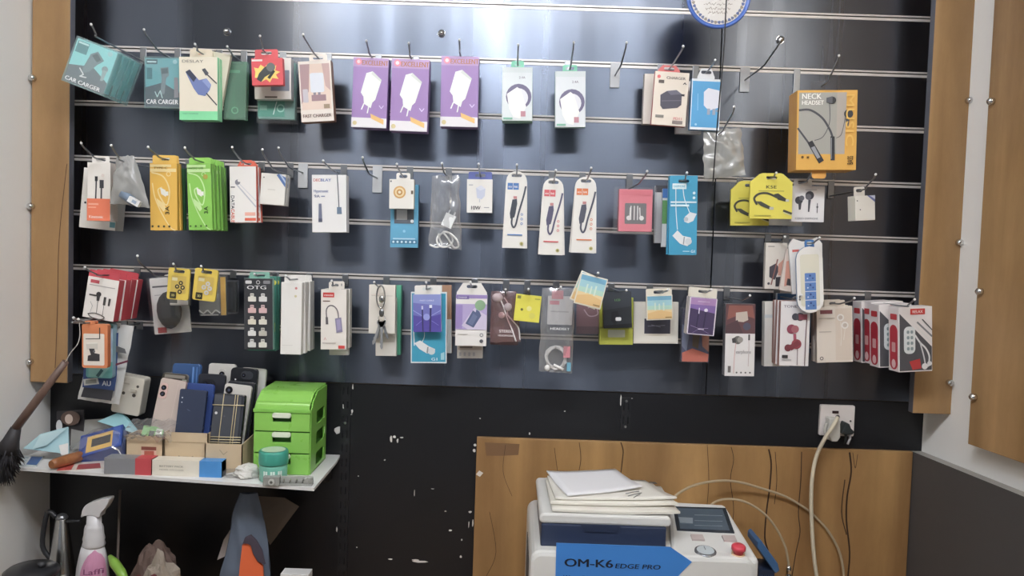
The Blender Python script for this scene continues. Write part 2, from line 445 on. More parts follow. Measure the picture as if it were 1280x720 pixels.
for cx, cy, rx, ry in ((428,487,1.2,8),(441,484,.8,4),(428,511,2,6),(436,518,5,.7),(440,514,1.2,3),(422,537,4.5,5),(426,534,2,2),(489,549,1.6,5),(493,546,2.2,2),(497,551,1.5,3),(502,547,2.4,1.2),(600,523,1,1),(706,514,1.4,1),(662,542,1,1.6),
    (594,556,2,2),(593,563,2.4,2.2),(588,640,2.4,1.4),(586,655,.8,5),(591,654,1.2,6),(563,663,2.6,1.2),(557,639,1.4,.9),(577,675,1.2,1.6),(576,696,1.3,2),(524,702,11,1.4),(520,700,5,1.2),(488,699,3,.9),(518,617,.6,5),(776,501,1.1,7),(788,498,3,.7),
    (481,575,1.4,.9),(448,595,1,1),(541,611,2.5,.5),(446,684,1,1),(421,662,1,4)):
    p = W(cx, cy, 0); n = 7; k = p.length and (D/F)
    pts = [(p.x+rx*k*(.6+.6*rnd.random())*math.cos(2*math.pi*i/n), p.z+ry*k*(.6+.6*rnd.random())*math.sin(2*math.pi*i/n)) for i in range(n)]
    m.prism([pts], -.0004, .0005, mat('dfddd8', .6))
m.build('chipped_paint', wb, solid=False)
# aluminium inserts in every groove
for k in range(-3, 7):
    z = GZ(k); m = MB()
    for x0, x1 in ((XL, XJ-.0016), (XJ+.0016, XR)):
        m.box(x0, x1, -.0012, .001, z+.0022, z+.0058, ALU); m.box(x0, x1, .0015, .003, z-.001, z+.003, mat('57534f', .4, .6))
        m.box(x0, x1, -.0014, .001, z-.0062, z-.0008, ALU)
    struct(m.build('trim_%d' % (k+10)))
# oak wainscot with cracks in the grain
m = MB(); m.box(XW0, XWR, -.011, .014, 0, WTOP, OAKW)
ws = struct(m.build('trim_20', bevel=.0012))
m = MB(); DK = mat('3c2416', .6)
for line, w in (([(724,553),(726,575),(722,600),(725,626)], .9), ([(776,553),(779,563),(778,575),(776,592)], 1.5), ([(914,559),(917,575),(913,600),(917,640),(910,690),(907,720)], 1.0),
    ([(961,562),(964,580),(962,610),(958,640),(956,672),(960,690),(957,705)], 2.4), ([(969,565),(971,600),(968,630)], 1.0), ([(1002,565),(1001,600),(998,640),(1000,665),(995,690),(990,720)], 1.5), ([(1062,566),(1064,590),(1059,620),(1058,650),(1062,690),(1060,720)], 2.6),
    ([(1056,600),(1052,640),(1058,668)], 1.6), ([(1066,566),(1069,585),(1072,568)], .9), ([(693,560),(697,590)], .8), ([(884,556),(886,600),(883,640)], .8), ([(632,556),(629,590),(640,620)], .6), ([(612,640),(620,690),(608,720)], .7)):
    pts = [(W(a, c, .011).x, W(a, c, .011).z) for a, c in line]
    sp = smooth(pts, 5); k = D/F
    for i, q in enumerate(strip(sp, w*k*.8)): m.flat(q, -.01115, DK)
m.build('grain_crack', ws, solid=False)
m = MB(); p = W(599, 592, .011); k = D/F
m.prism([[(p.x-4*k, p.z-1*k), (p.x+1*k, p.z-4*k), (p.x+5*k, p.z+1*k), (p.x, p.z+4*k)]], -.0116, -.0112, mat('dfd8d0')); m.build('tape_scrap', ws)
m = MB(); a = W(606, 553, .011); c = W(649, 571, .011)
m.flat([(a.x, a.z), (c.x, a.z-.001), (c.x-.002, c.z+.004), ((a.x+c.x)/2, c.z+.001), (a.x+.004, c.z)], -.01112, mat('7d5b3a', .5)); m.build('brown_scuff', ws, solid=False)
# dark dado on the angled right wall
zd = W(1153, 564, 0).z; m = MB(); t = .024
def rw(s, off): return (XR+TR*s-off, -s)
def rwbox(m, s0, s1, o0, o1, z0, z1, mt, top=None):
    pp = [rw(s0, o0), rw(s1, o0), rw(s1, o1), rw(s0, o1)]
    b = m.addv([(p[0], p[1], z) for z in (z0, z1) for p in pp])
    for i, q in enumerate(((0,1,2,3),(4,5,6,7),(0,1,5,4),(1,2,6,5),(2,3,7,6),(3,0,4,7))): m.face([b+j for j in q], top if i == 1 and top else mt)
rwbox(m, 0, 4.4, t, 0, 0, zd, mat('4b4a4b', .45), mat('9a968e')); struct(m.build('trim_21'))
# oak board on the right wall
def cap(parent, p, ax='Y', r=.0075, name='screw_cap'):
    m = MB(); pr = [(r*.9, .0), (r, .004), (r*.85, .009), (r*.45, .0115), (1e-7, .012)]
    m.lathe([(a, -h) for a, h in pr], p, CHROME, 14, ax) if ax == 'Y' else m.lathe([(a, -h) for a, h in pr], p, CHROME, 14, 'X')
    return m.build(name, parent)
zb = W(1240, 557, .2).z
m = MB(); rwbox(m, .192, .9, .038, .02, zb, CEIL-.02, OAK); ob = struct(m.build('trim_22', bevel=.001))
for px, py in ((1247,127),(1244,365),(1241,497)):
    s = .205; p = rw(s, .038); cap(ob, (p[0], p[1], W(px, py, s).z), 'X', .0075)
# oak boards standing off the slatwall on screws at its two ends
def oakstrip(name, x0, x1, zbot, d, caps):
    m = MB(); m.box(x0, x1, -d, -d+.018, zbot, CEIL-.03, OAK)
    o = struct(m.build(name, bevel=.001))
    e = MB(); xi = x1 if x0 < 0 else x0
    e.box(xi-.0006, xi+.0006, -d+.0006, -d+.0175, zbot+.001, CEIL-.032, mat('5c5c62')); e.build('edge_band', o)
    for px, py in caps:
        p = W(px, py, d); cap(o, (p.x, -d, p.z))
        s = MB(); s.tube([(p.x, -d+.018, p.z), (p.x, 0, p.z)], .006, CHROME, 10); s.build('standoff', o)
    return o
oakstrip('trim_23', W(37, 300, .08).x+.003, W(85.5, 300, .08).x, W(60, 478, .08).z, .08, ((42,98),(40,258),(38.5,452)))
o = oakstrip('trim_24', W(1141, 515, .085).x, W(1189.5, 515, .085).x, W(1160, 517, .085).z, .085, ((1210,126),(1198,303),(1186,478)))
m = MB()
for line in ([(84,205),(82,220),(74,300),(72,380),(70,440),(69,460)],):
    sp = smooth([(W(a, c, .08).x, W(a, c, .08).z) for a, c in line], 5)
    for q in strip(sp, .0016): m.flat(q, -.0803, mat('5a3a20', .6))
m.build('grain_crack', bpy.data.objects['trim_23'], solid=False)
# chrome screw caps on the slatwall face
for px, py, lb in ((284,40,'chrome screw cap high on the slatwall above the red car charger pack'), (552,42,'chrome screw cap high on the slatwall above the purple charger boxes'), (975,50,'chrome screw cap on the slatwall near the bare hook beside the round wall plate')):
    p = W(px, py, 0); r = empty('screw_cap', Matrix.Translation(p)); c = cap(r, (0, 0, 0), name='dome'); tag(r, lb, 'screw cap', 'screw caps on the slatwall')
    q = MB(); q.lathe([(.0085, -.0008), (.0085, -.0002)], (0, 0, 0), CHROME, 16, 'Y'); q.build('washer', r)

# slotted uprights -----------------------------------------------------------
def upright(px, y0, y1, label):
    a = W(px, y0, 0); z1, z0 = a.z, (0.3 if y1 > 719 else W(px, y1, 0).z); x = a.x
    r = empty('slotted_upright', Matrix.Translation((x, 0, z0))); m = MB(); H = z1-z0
    holes = []
    n = int(H/.032)
    for i in range(n):
        for sx in (-.005, .005): holes.append(rr(sx-.0018, .012+i*.032, sx+.0018, .012+i*.032+.016, .001, 2))
    m.prism([rr(-.011, 0, .011, H, .001, 2)]+holes, -.0028, -.0002, mat('202125', .35)); m.build('slotted_strip', r)
    sc = MB()
    for f_ in (.1, .9): sc.lathe([(.003, -.004), (.003, -.0028)], (0, 0, H*f_), STEEL, 10, 'Y')
    sc.build('screw', r); tag(r, label, 'shelf upright', 'slotted uprights'); return r
upright(433, 478, 720, 'black slotted shelf upright beside the green drawer unit')
upright(783, 497, 537, 'short black slotted upright above the oak wainscot')

# ------------------------------------------------------------------ lamps
LW = emit('warm_white_diffuser', 'fff6e8', LAMP)
LW2 = emit('cool_white_diffuser', 'e8f0ff', LAMP2)
def lamp(x, y, r, label, mt):
    mt = emit('white_diffuser', mt[0], mt[1])
    o = empty('ceiling_light', Matrix.Translation((x, y, CEIL)))
    h = MB(); h.lathe([(r+.018, 0), (r+.018, -.02), (r+.004, -.026), (r, -.02), (r, 0)], (0, 0, 0), mat('e8e8e6'), 28); h.build('housing', o)
    e = MB(); e.lathe([(r, -.018), (1e-6, -.018)], (0, 0, 0), mt, 28); e.build('diffuser', o, solid=False)
    tag(o, label, 'ceiling light', 'round ceiling lights'); return o
# ================================================================== packs on the hooks
K = '23252b'; Wt = 'e9e6df'; CR = 'e6dfcf'
# ---------------- top row
art_car = [('r',.04,.04,.96,.97,'a6e6e6'), ('p',[(.04,.62),(.55,.5),(.96,.72),(.96,.97),(.04,.97)],'75707a'), ('r',.07,.08,.33,.32,'4f8f94'), ('r',.09,.09,.32,.13,'e6f2f2'),
    ('p',[(.42,.26),(.55,.16),(.74,.3),(.62,.44),(.52,.62),(.38,.7),(.36,.58)],'8a8d92'), ('p',[(.46,.28),(.55,.2),(.68,.31),(.6,.38)],'55585e'), ('e',.82,.46,.07,'9da0a4'), ('p',[(.78,.48),(.88,.48),(.86,.7),(.8,.72)],'b5b8ba'),
    ('e',.82,.12,.055,'a8d0d0'), ('l',[(.3,.62),(.42,.72),(.36,.78),(.5,.76)],.025,'d8dcdc'), ('t','CAR CARGER',.47,.9,.085,'f2f4f4',.8)]
pack('car_charger_box','box','clear box with teal car charger card, frontmost of the tilted boxes by the oak board',(96,44,150,65,76,100),.17,.022,'teal',art_car,kind='clear',side='86c8d0',n=4,sp=.024,tip=(99,30),row=1,hole=(.55,-.1),hL=.21,
     stack='tilted clear teal car charger box',hk='wire hook holding the tilted teal car charger boxes')
art_car2 = [('r',.03,.03,.97,.97,'7cbac2'), ('p',[(.03,.6),(.5,.5),(.97,.7),(.97,.97),(.03,.97)],'55515f'), ('r',.06,.06,.36,.15,'3e5a66'), ('r',.08,.09,.33,.12,'e6f0f0'), ('r',.07,.22,.22,.44,'4c838d'),
    ('p',[(.44,.22),(.66,.2),(.68,.36),(.6,.42),(.56,.72),(.44,.74),(.48,.42)],'8f8c92'), ('p',[(.46,.24),(.64,.22),(.65,.32),(.48,.34)],'5c5a62'), ('l',[(.3,.68),(.36,.78),(.44,.66),(.5,.8)],.025,'dfe6e6'), ('e',.84,.1,.06,'9bc4c8'), ('p',[(.82,.4),(.92,.4),(.95,.78),(.82,.8)],'9a979c'),
    ('t','CAR CARGER',.5,.87,.09,'f4f4f4',.86)]
pack('car_charger_box','box','upright clear box with teal car charger card, beside the white and green cable pack',(180,70,226,71,180,135),.075,.02,'teal',art_car2,kind='clear',side='6aa4ac',tip=(180,37),row=1,hole=(.5,-.06),hk='wire hook holding the upright teal car charger box')
art_des = [('r',0,.86,1,1,'7fe0a0'), ('t','DESLAY',.36,.07,.045,'8a8578',.55), ('p',[(.17,.24),(.28,.2),(.52,.37),(.72,.34),(.84,.44),(.8,.52),(.68,.62),(.5,.6),(.38,.5)],'6f7fb5'), ('p',[(.17,.24),(.28,.2),(.46,.33),(.38,.4)],'3c4358'), ('p',[(.6,.38),(.72,.34),(.84,.44),(.78,.5)],'8c9ccc'),
    ('p',[(.6,.2),(.68,.18),(.78,.26),(.7,.3)],'50545c'), ('l',[(.74,.28),(.98,.42)],.03,'3a3d44'), ('l',[(.72,.58),(.98,.76)],.03,'3a3d44'), ('t','FAST CHARGE',.3,.9,.02,'5aa97c',.4)]
pack('cable_pack','cable pack','white card with a green bottom band picturing a blue car charger and black cable',(224,71,272,71,224,150),.1,.012,'e9dfc8',art_des,hdr=(.28,.86,.12,'e6d8bd'),side='8fe3ab',n=2,sp=.014,tip=False,row=1,stack='white and green cable card',hk='wire hook holding the white and green cable cards')
pack('cable_pack','cable pack','cream card hanging askew behind the white and green cable card',(240,58,287,69,228,140),.072,.01,'dcd2bb',[('r',.1,.08,.5,.16,'e58f6a'),('t','USB',.3,.12,.05,'f4efe4')],side='cfc4aa')
pack('blister_pack','blister pack','dark green translucent pack between the cream card and the red pack',(281,76,309,77,279,149),.05,.014,'greenfilm',[('r',.05,.05,.95,.97,'2f5f52'),('e',.5,.84,.16,'88c4ac'),('e',.5,.84,.11,'2f5f52'),('r',.2,.15,.7,.2,'6fb098')],kind='clear',side='2d584d',tip=False,row=1,hole=(.5,-.06),hk='wire hook holding the dark green translucent pack')
art_red = [('p',[(.12,.5),(.08,.34),(.22,.38),(.3,.24),(.42,.34),(.56,.18),(.62,.34),(.8,.28),(.76,.46),(.92,.52),(.78,.62),(.86,.78),(.66,.74),(.58,.9),(.46,.78),(.3,.88),(.28,.72),(.1,.72)],'f0d25c'), ('p',[(.16,.78),(.24,.56),(.42,.34),(.6,.22),(.72,.34),(.64,.56),(.42,.7),(.3,.88)],'3a4040'), ('e',.62,.34,.14,'6a6f6c'), ('p',[(.5,.72),(.7,.44),(.76,.5),(.58,.78)],'2c3030'), ('r',.02,.05,.36,.12,'f2e2da')]
pack('car_charger_pack','car charger pack','small red pack with a dark car charger on a yellow burst',(314,73,353,72,315,107),.115,.014,'df4f55',art_red,hdr=(.12,.86,.32,'e4565b'),tip=(325,45),row=1,hk='wire hook holding the small red car charger pack')
pack('adapter_box','box','white box hanging behind and below the small red car charger pack',(318,72,364,72,318,124),.07,.02,'e9e4da',[('r',.28,.93,.62,.97,'6b5f54'),('r',.45,.3,.95,.8,'8d97a6')],side='cfd0cc')
pack('blister_pack','blister pack','clear pack with a teal card showing under the white box',(321,74,371,76,321,153),.045,.018,'clear',[('r',.03,.62,.7,.9,'4fa28d'),('e',.6,.76,.1,'a5dccb'),('e',.6,.76,.07,'4fa28d'),('l',[(.42,.86),(.5,.66)],.02,'e6f6f0'),('r',.08,.72,.26,.8,'8fd0bd')],kind='clear',side='7aa79c',hole=(.5,-.04))
art_fc = [('r',.05,.05,.95,.8,'e6cdbb'), ('p',[(.05,.05),(.35,.05),(.28,.5),(.05,.7)],'b08f90'), ('p',[(.72,.05),(.95,.05),(.95,.5),(.8,.42)],'caa8a0'), ('rr',.34,.2,.76,.52,'dfe3ea',.06), ('r',.42,.52,.5,.6,'8d8590'), ('r',.56,.52,.64,.6,'8d8590'), ('r',.36,.56,.8,.66,'a07f86'), ('rr',.1,.46,.26,.68,'c9c2c8',.03), ('r',.72,.72,.9,.79,'a08a6e'), ('t','FAST CHARGER',.5,.9,.055,'6b4a3e',.86)]
pack('charger_box','box','pale rose box picturing a white charger, with brown side',(372,77,413,75,377,153),.09,.022,'e9ded2',art_fc,side='94664a',tip=(379,43),row=1,hdr=(.35,.9,.03,'e8dccf'),hk='wire hook holding the pale rose charger box')
art_ex = [('r',0,0,1,.13,'bd9ac8'), ('e',.15,.06,.09,'ef8fa0'), ('e',.15,.06,.05,'fbe0e4'), ('t','EXCELLENT',.62,.07,.07,'b8743a',.74), ('r',0,.86,1,1,'e9e4e6'), ('p',[(.38,.22),(.56,.19),(.82,.31),(.66,.6),(.58,.64),(.54,.72),(.34,.66),(.32,.56),(.24,.5)],'eef0ea'),
    ('p',[(.56,.19),(.82,.31),(.8,.34),(.52,.23)],'d6d9d2'), ('l',[(.34,.66),(.28,.74)],.035,'eef0ea'), ('l',[(.48,.7),(.45,.79)],.035,'eef0ea'), ('p',[(.54,.8),(.92,.88),(.92,.95),(.56,.87)],'eebf6a'), ('l',[(.78,.68),(.84,.72),(.9,.68)],.02,'e4d4ee'), ('e',.1,.94,.06,'d9c890')]
for q, lb, tp, hk in (((443,72,487,73,438,159),'purple charger box beside the pale rose charger box, first of three alike',(458,51),'wire hook holding the first purple charger box'),
        ((490,73,537,75,487,163),'purple charger box in the middle, hanging close against its neighbour',(513,54),'wire hook holding the middle purple charger box'),
        ((552,70,599,71,550,158),'purple charger box standing apart, nearest the round cable packs',(577,50),'wire hook holding the purple charger box that stands apart')):
    pack('charger_box','box',lb,q,.085,.032,'a27fba',art_ex,side='9a7cb4',tip=tp,row=1,hole=(.5,-.02),grp='purple charger boxes',hk=hk)
art_ring = [('r',0,0,1,.1,'d5dedd'), ('t','2.4A',.66,.19,.045,'8c8894'), ('e',.55,.55,.42,'6d6685'), ('e',.55,.57,.31,'e6e6ea'), ('p',[(.16,.5),(.5,.37),(.62,.42),(.8,.74),(.6,.96),(.38,.93),(.24,.78)],'f4f3ee'), ('r',.62,.82,.78,.92,'c98f9a'), ('r',.05,.94,.35,.975,'7fc0a4')]
pack('cable_charger_pack','charger pack','white pack with a coiled grey cable round a charger, nearest the purple boxes',(628,84,666,84,627,151),.08,.016,'dfe6e6',art_ring,hdr=(.3,.72,.07,'6cc6a0'),side='a5d8c0',n=2,sp=.018,tip=(647,56),row=1,stack='white coiled cable pack nearest the purple boxes',hk='wire hook holding the coiled cable pack nearest the purple boxes')
pack('cable_charger_pack','charger pack','white pack with a coiled grey cable round a charger, next to the bare hook',(694,89,732,89,694,159),.08,.016,'dfe4e6',art_ring,hdr=(.25,.72,.08,'6cc6a0'),side='a9cfc6',tip=(718,53),row=1,hk='wire hook holding the coiled cable pack next to a bare hook')
art_chg = [('t','CHARGER',.62,.11,.05,'5a4a44',.55), ('e',.12,.1,.05,'e56a6a'), ('r',.12,.16,.28,.22,'5c5048'), ('p',[(.2,.44),(.38,.36),(.66,.33),(.82,.4),(.83,.6),(.72,.66),(.3,.7),(.22,.64)],'4d4a58'), ('p',[(.38,.36),(.66,.33),(.82,.4),(.5,.43)],'6b6878'), ('l',[(.25,.55),(.8,.52)],.02,'6e6a7a'), ('r',.8,.4,.9,.44,'2d2a33'), ('r',.1,.81,.34,.86,'8a857c'), ('t','PD11',.75,.86,.05,'d98080',.24), ('r',.6,.9,.9,.96,'8d7f78'), ('l',[(.84,.22),(.88,.19),(.92,.22)],.025,'4a4644')]
pack('charger_box','box','cream box marked CHARGER with a dark charger, beside the blue charger pack',(820,89,863,91,813,156),.1,.012,'eaddcb',art_chg,hdr=(.08,.72,.09,'dd6b66',1),side='c9665f',tip=(854,58),row=1,hk='wire hook holding the cream charger box')
pack('adapter_box','box','plain cream box just behind the cream charger box',(806,92,846,93,803,155),.06,.018,'dfd6c8',[],side='b9aea2')
art_bl = [('r',.03,.05,.97,.95,'4aa5da'), ('p',[(.42,.26),(.56,.18),(.94,.22),(.96,.55),(.62,.62),(.44,.52)],'dfe0ea'), ('r',.56,.58,.66,.7,'9aa6b8'), ('r',.74,.58,.84,.7,'9aa6b8'), ('e',.9,.62,.04,'8a97ac'), ('l',[(.22,.3),(.24,.62)],.02,'8fcdf0'), ('e',.2,.9,.04,'9fd6f0')]
pack('charger_pack','charger pack','blue pack with a white three pin charger beside the hanging black cord',(864,97,901,100,863,161),.1,.014,'e9edf0',art_bl,hdr=(.18,.76,.2,'e6e8ea',1),side='3f86b8',tip=(894,75),row=1,hk='wire hook holding the blue charger pack')
pack('adapter_box','box','white card poking out below the blue charger pack',(846,100,878,103,846,166),.05,.012,'e4e4e2',[],side='c9c9c6')
hook(W(770,92,.02)*1+Vector((0,0,0)), 1, (778,53), 'bare wire hook with a pale plate beside the coiled cable packs', plate=.05, L=.17)
hook(W(934,98,.02), 1, (976,50), 'bare wire hook with a pale plate below the round wall plate', plate=.05, L=.22)
blob_bag('parts_bag','bag','wrinkled clear bag of white parts hanging below the blue charger pack',(879,162,926,160,932,219,880,224),.09,.02,GREYBAG,5,.006)
def bagfill(root, d, items, y=0):
    pass
hook(W(897,168,.085), 2, (934,134), 'wire hook holding the wrinkled clear bag of white parts', L=.2)
# neckband headset box
art_nk = [('p',[(.03,.03),(.82,.03),(.66,.8),(.03,.8)],'a8a69c'), ('p',[(.66,.03),(.82,.03),(.8,.8),(.66,.8)],'b5aca0'), ('t','NECK',.08,.075,.07,'f6f4ec',.32,'l'), ('t','HEADSET',.08,.155,.055,'f6f4ec',.36,'l'),
    ('l',[(.04,.25),(.22,.25),(.42,.35),(.55,.5),(.6,.6)],.035,'4b4d52',1), ('l',[(.02,.48),(.12,.58),(.22,.68)],.03,'4b4d52',1), ('p',[(.18,.66),(.26,.63),(.46,.88),(.38,.92)],'2f3136'), ('p',[(.24,.72),(.3,.7),(.4,.84),(.35,.86)],'9a9da3'), ('p',[(.56,.58),(.63,.58),(.64,.88),(.57,.88)],'34363b'), ('l',[(.575,.6),(.58,.86)],.012,'a4a6ab'),
    ('l',[(.53,.14),(.54,.4),(.44,.58),(.3,.63)],.012,'5a5c60',1), ('l',[(.8,.34),(.74,.55),(.66,.6)],.01,'5a5c60',1), ('e',.58,.13,.06,'2f3136'), ('p',[(.48,.1),(.58,.08),(.58,.17),(.48,.16)],'5b5d63'), ('e',.85,.3,.075,'3a3a40'), ('p',[(.8,.36),(.87,.36),(.85,.46),(.82,.46)],'4a4a50'),
    ('e',.1,.84,.022,'6a4a1a'), ('r',.17,.83,.21,.855,'6a4a1a'), ('t','MUSIC',.88,.38,.1,'efc04e',.86,'c',-90), ('t','BASS',.89,.88,.07,'4a3a1c',.14,'c',90)]
nk = pack('neckband_headset_box','box','large yellow box with a neckband headset in its grey window',(997,112,1071,113,996,212),.15,.055,'e7ae3d',art_nk,side='d79a2c',tip=(1060,70),row=1,hole=(.42,-.06),hL=.22,yaw=-3,hk='wire hook holding the large yellow headset box')
hb = MB(); hb.box(-.03,-.003,.006,.0075,.16,.178,mat('55575c')); hb.build('hanger', nk)
tb = MB(); tb.prism([rr(-.024,-.016,.004,.004,.006)],.01,.012,mat('e7a53d')); tb.build('bottom_flap', nk)

# ---------------- second row (groove 3)
art_or = [('l',[(.4,.26),(.36,.78)],.06,'3a3940'), ('l',[(.62,.42),(.6,.8)],.07,'4a4950'), ('r',.54,.3,.72,.44,'36363c'), ('r',.34,.24,.46,.32,'2c2c32'), ('e',.68,.22,.07,'e4d6cc'), ('r',0,.62,1,1,'ee7a52'), ('r',.06,.7,.5,.73,'f6a98c'), ('r',.06,.76,.4,.78,'f6a98c'), ('t','Kinetonic',.4,.93,.05,'fbe7de',.6)]
pack('cable_box','box','white and orange box picturing two dark cable plugs',(110,203,139,203,108,276),.13,.03,'ece6dd',art_or,hdr=(.2,.95,.06,'efeae2'),side='d9cfc6',tip=(103,179),row=3,hL=.2,hk='wire hook holding the white and orange cable box')
pack('cable_box','box','large white box spreading out behind the white and orange cable box',(108,211,152,213,97,285),.075,.04,'e6e2da',[('r',.84,.86,.99,.95,'6fb0bb'),('e',.12,.58,.03,'33333a')],side='c6c3bd',bottom='b3b0aa',yaw=4)
art_cb = lambda c, c2: [('l',[(.08,.14),(.5,.2),(.72,.4),(.62,.62),(.4,.52),(.3,.4),(.44,.36)],.05,c2,1), ('l',[(.1,.3),(.18,.5),(.4,.72),(.72,.94),(.92,1)],.04,c2,1), ('p',[(.38,.36),(.58,.4),(.6,.5),(.42,.46)],'f2f0e4'), ('r',.58,.42,.68,.48,'f2f2ea'), ('p',[(.24,.52),(.52,.6),(.6,.68),(.5,.72),(.3,.62)],c2), ('e',.7,.16,.09,c2), ('e',.7,.16,.06,c), ('r',.02,.02,.8,.06,c2), ('r',.02,.08,.98,.13,c2)]
pack('cable_pack','cable pack','yellow cable card, frontmost, beside the bright green cable cards',(185,203,219,205,190,287),.12,.01,'efbb3e',art_cb('efbb3e','f6dc95')+[('t','TYPE-C',.16,.07,.03,'8a6a20',.5,'l'),('t','3A',.64,.7,.06,'3a3522',.3,'c',90),('e',.1,.94,.04,'4a4426'),('e',.32,.94,.04,'4a4426'),('e',.52,.94,.04,'4a4426'),('e',.72,.94,.04,'4a4426')],hdr=(.1,.98,.12,'f0c04a'),side='e0a92e',n=2,sp=.012,tip=(191,184),row=3,hL=.19,stack='yellow cable card',hk='wire hook holding the yellow cable cards')
pack('cable_pack','cable pack','dark green cable card, foremost of the two behind the yellow cable cards',(194,209,226,210,196,287),.09,.01,'3f7a4c',[],side='3b7549',n=2,sp=.013,stack='dark green cable card behind the yellow cards')
pack('cable_pack','cable pack','bright green cable card, frontmost of a thick stack',(234,205,264,204,235,288),.12,.0095,'86cc44',art_cb('86cc44','c8ecA0'.lower())+[('t','MICRO USB',.1,.07,.03,'4f8a24',.6,'l'),('t','3A',.76,.7,.06,'2f4a22',.3,'c',90),('e',.78,.2,.1,'b8a83a'),('e',.1,.94,.04,'3f6a24'),('e',.32,.94,.04,'3f6a24'),('e',.54,.94,.04,'3f6a24'),('e',.76,.94,.04,'3f6a24')],hdr=(.1,.98,.09,'8fd24c'),side='79c03c',n=7,sp=.0125,tip=(239,185),row=3,hL=.19,stack='bright green cable card',hk='wire hook holding the stack of bright green cable cards')
art_dc = [('p',[(0,0),(1,0),(1,1),(0,1)],'f0ece6'), ('l',[(.22,.3),(.98,.72)],.05,'c5c6cc'), ('l',[(.3,.28),(1,.62)],.03,'d8d8dc'), ('e',.3,.28,.1,'8a8a92'), ('e',.36,.25,.06,'f0ece6'), ('t','DATA',.11,.64,.06,'3a3a40',.5,'c',-90), ('t','CABLE',.11,.88,.06,'e05a3c',.5,'c',-90), ('r',.56,.82,.96,.88,'f3b5a2'), ('r',.56,.92,.98,.97,'e9694a'), ('r',.04,.36,.2,.38,'6a6a70')]
pack('cable_pack','cable pack','white and red DATA CABLE box, front one of two',(287,208,320,208,288,278),.1,.012,'f0ece6',art_dc,hdr=(.3,.96,.1,'e8684e',1),side='e2654c',n=2,sp=.018,drift=-1.6,tip=(287,184),row=3,hL=.18,stack='white and red DATA CABLE box',hk='wire hook holding the white and red DATA CABLE boxes')
pack('small_white_box','box','small white box with a blue ribbon printed on its corner, front one of two',(327,216,358,218,324,255),.1,.014,'ebe7de',[('p',[(.7,0),(1,.1),(1,.42),(.62,.04)],'5f7fb8'),('p',[(.8,0),(1,.22),(1,.3),(.72,0)],'b9cbe6'),('e',.12,.14,.025,'5a5a5e'),('r',.3,.5,.6,.53,'d9d4ca')],side='cfccc5',n=2,sp=.016,tip=(328,187),row=3,hole=(.6,-.1),stack='small white box with a blue corner',hk='wire hook holding the small white boxes with blue corners')
hook(W(376,215,.02), 3, (358,185), 'bare wire hook with a pale plate beside the small white boxes', plate=.05, L=.18)
art_hy = [('t','DEC',.05,.09,.05,'d0584c',.2,'l'), ('t','BLAY',.26,.09,.05,'5a72b0',.3,'l'), ('t','Hypersonic',.06,.28,.05,'6a78a8',.42,'l'), ('t','9A',.07,.37,.05,'4a5a8a',.16,'l'), ('r',.27,.365,.38,.38,'6a78a8'), ('l',[(.74,-.05),(.77,.3),(.79,.6)],.025,'4a525e'), ('p',[(.73,.56),(.86,.56),(.87,.68),(.73,.68)],'6b7f96'), ('p',[(.2,.5),(.28,.5),(.3,.82),(.19,.82)],'757a92'), ('r',.19,.76,.3,.82,'555a70')]
pack('cable_box','box','white box of a grey Hypersonic 9A cable, front one of two',(389,218,432,219,391,290),.09,.012,'edebe8',art_hy,side='d3d3d5',n=2,sp=.017,tip=(404,201),row=3,hole=(.66,-.06),drift=1.2,stack='white Hypersonic 9A cable box',hk='wire hook holding the white Hypersonic cable boxes')
hook(W(470,222,.02), 3, (461,197), 'bare wire hook with a pale plate between the white cable box and the blue pack', plate=.055, L=.17)
cl = pack('adapter_box','box','small white box with a gold printed coil, hanging on the blue pack',(487,224,518,224,486,261),.1,.016,'ece8de',[('e',.42,.44,.25,'d9a65a'),('e',.42,.44,.19,'f0d8a4'),('e',.42,.44,.12,'c98f3c'),('e',.42,.44,.06,'f2e6cc'),('r',.04,.05,.1,.1,'50505a'),('r',.88,.38,.97,.5,'6a5a48')],hdr=(.28,.84,.16,'efeae0'),side='cdc8bd',tip=(496,205),row=3,hk='wire hook holding the gold coil box and the blue pack')
pack('earphone_pack','earphone pack','blue pack with a small window hanging behind the gold coil box',(488,230,523,231,488,309),.07,.02,'5aa9cc',[('r',.14,.32,.84,.62,'5f666e'),('r',.22,.4,.6,.56,'c9cdd0'),('e',.78,.58,.06,'e6ecee'),('r',.04,.88,.96,.94,'3f7fa0'),('e',.5,.74,.05,'8fcbe4'),('r',.1,.85,.9,.87,'b4def0')]+[('e',.12+.15*i,.91,.04,'d5ecf4') for i in range(6)],side='2f5877',hole=(.5,-.02))
gb = blob_bag('grey_bag','bag','crumpled grey plastic bag with a white connector inside, beside the yellow cable cards',(146,196,168,194,188,260,137,254),.155,.03,film('smoky_bag_film','b9b9b6',.25,.25,.62),31,.005)
m = MB(); c = W(168,252,.172); m.box(-.012,.012,-.004,.004,-.006,.006,'e6e6e6'); m.box(-.003,.006,-.0046,-.004,-.003,.003,'9fb0c4'); m.xf(Matrix.Translation(c) @ Matrix.Rotation(math.radians(28),4,'Y')); o = m.build('white_connector', gb); o.matrix_parent_inverse = gb.matrix_world.inverted()
m = MB(); c = W(160,247,.164); m.tube([c+Vector((-.012,0,.008)), c, c+Vector((.014,-.003,-.01))], .009, '6f8296', 10); o = m.build('dark_cable', gb); o.matrix_parent_inverse = gb.matrix_world.inverted()
hook(W(157,202,.155), 3, (148,182), 'wire hook holding the crumpled grey plastic bag', L=.21)
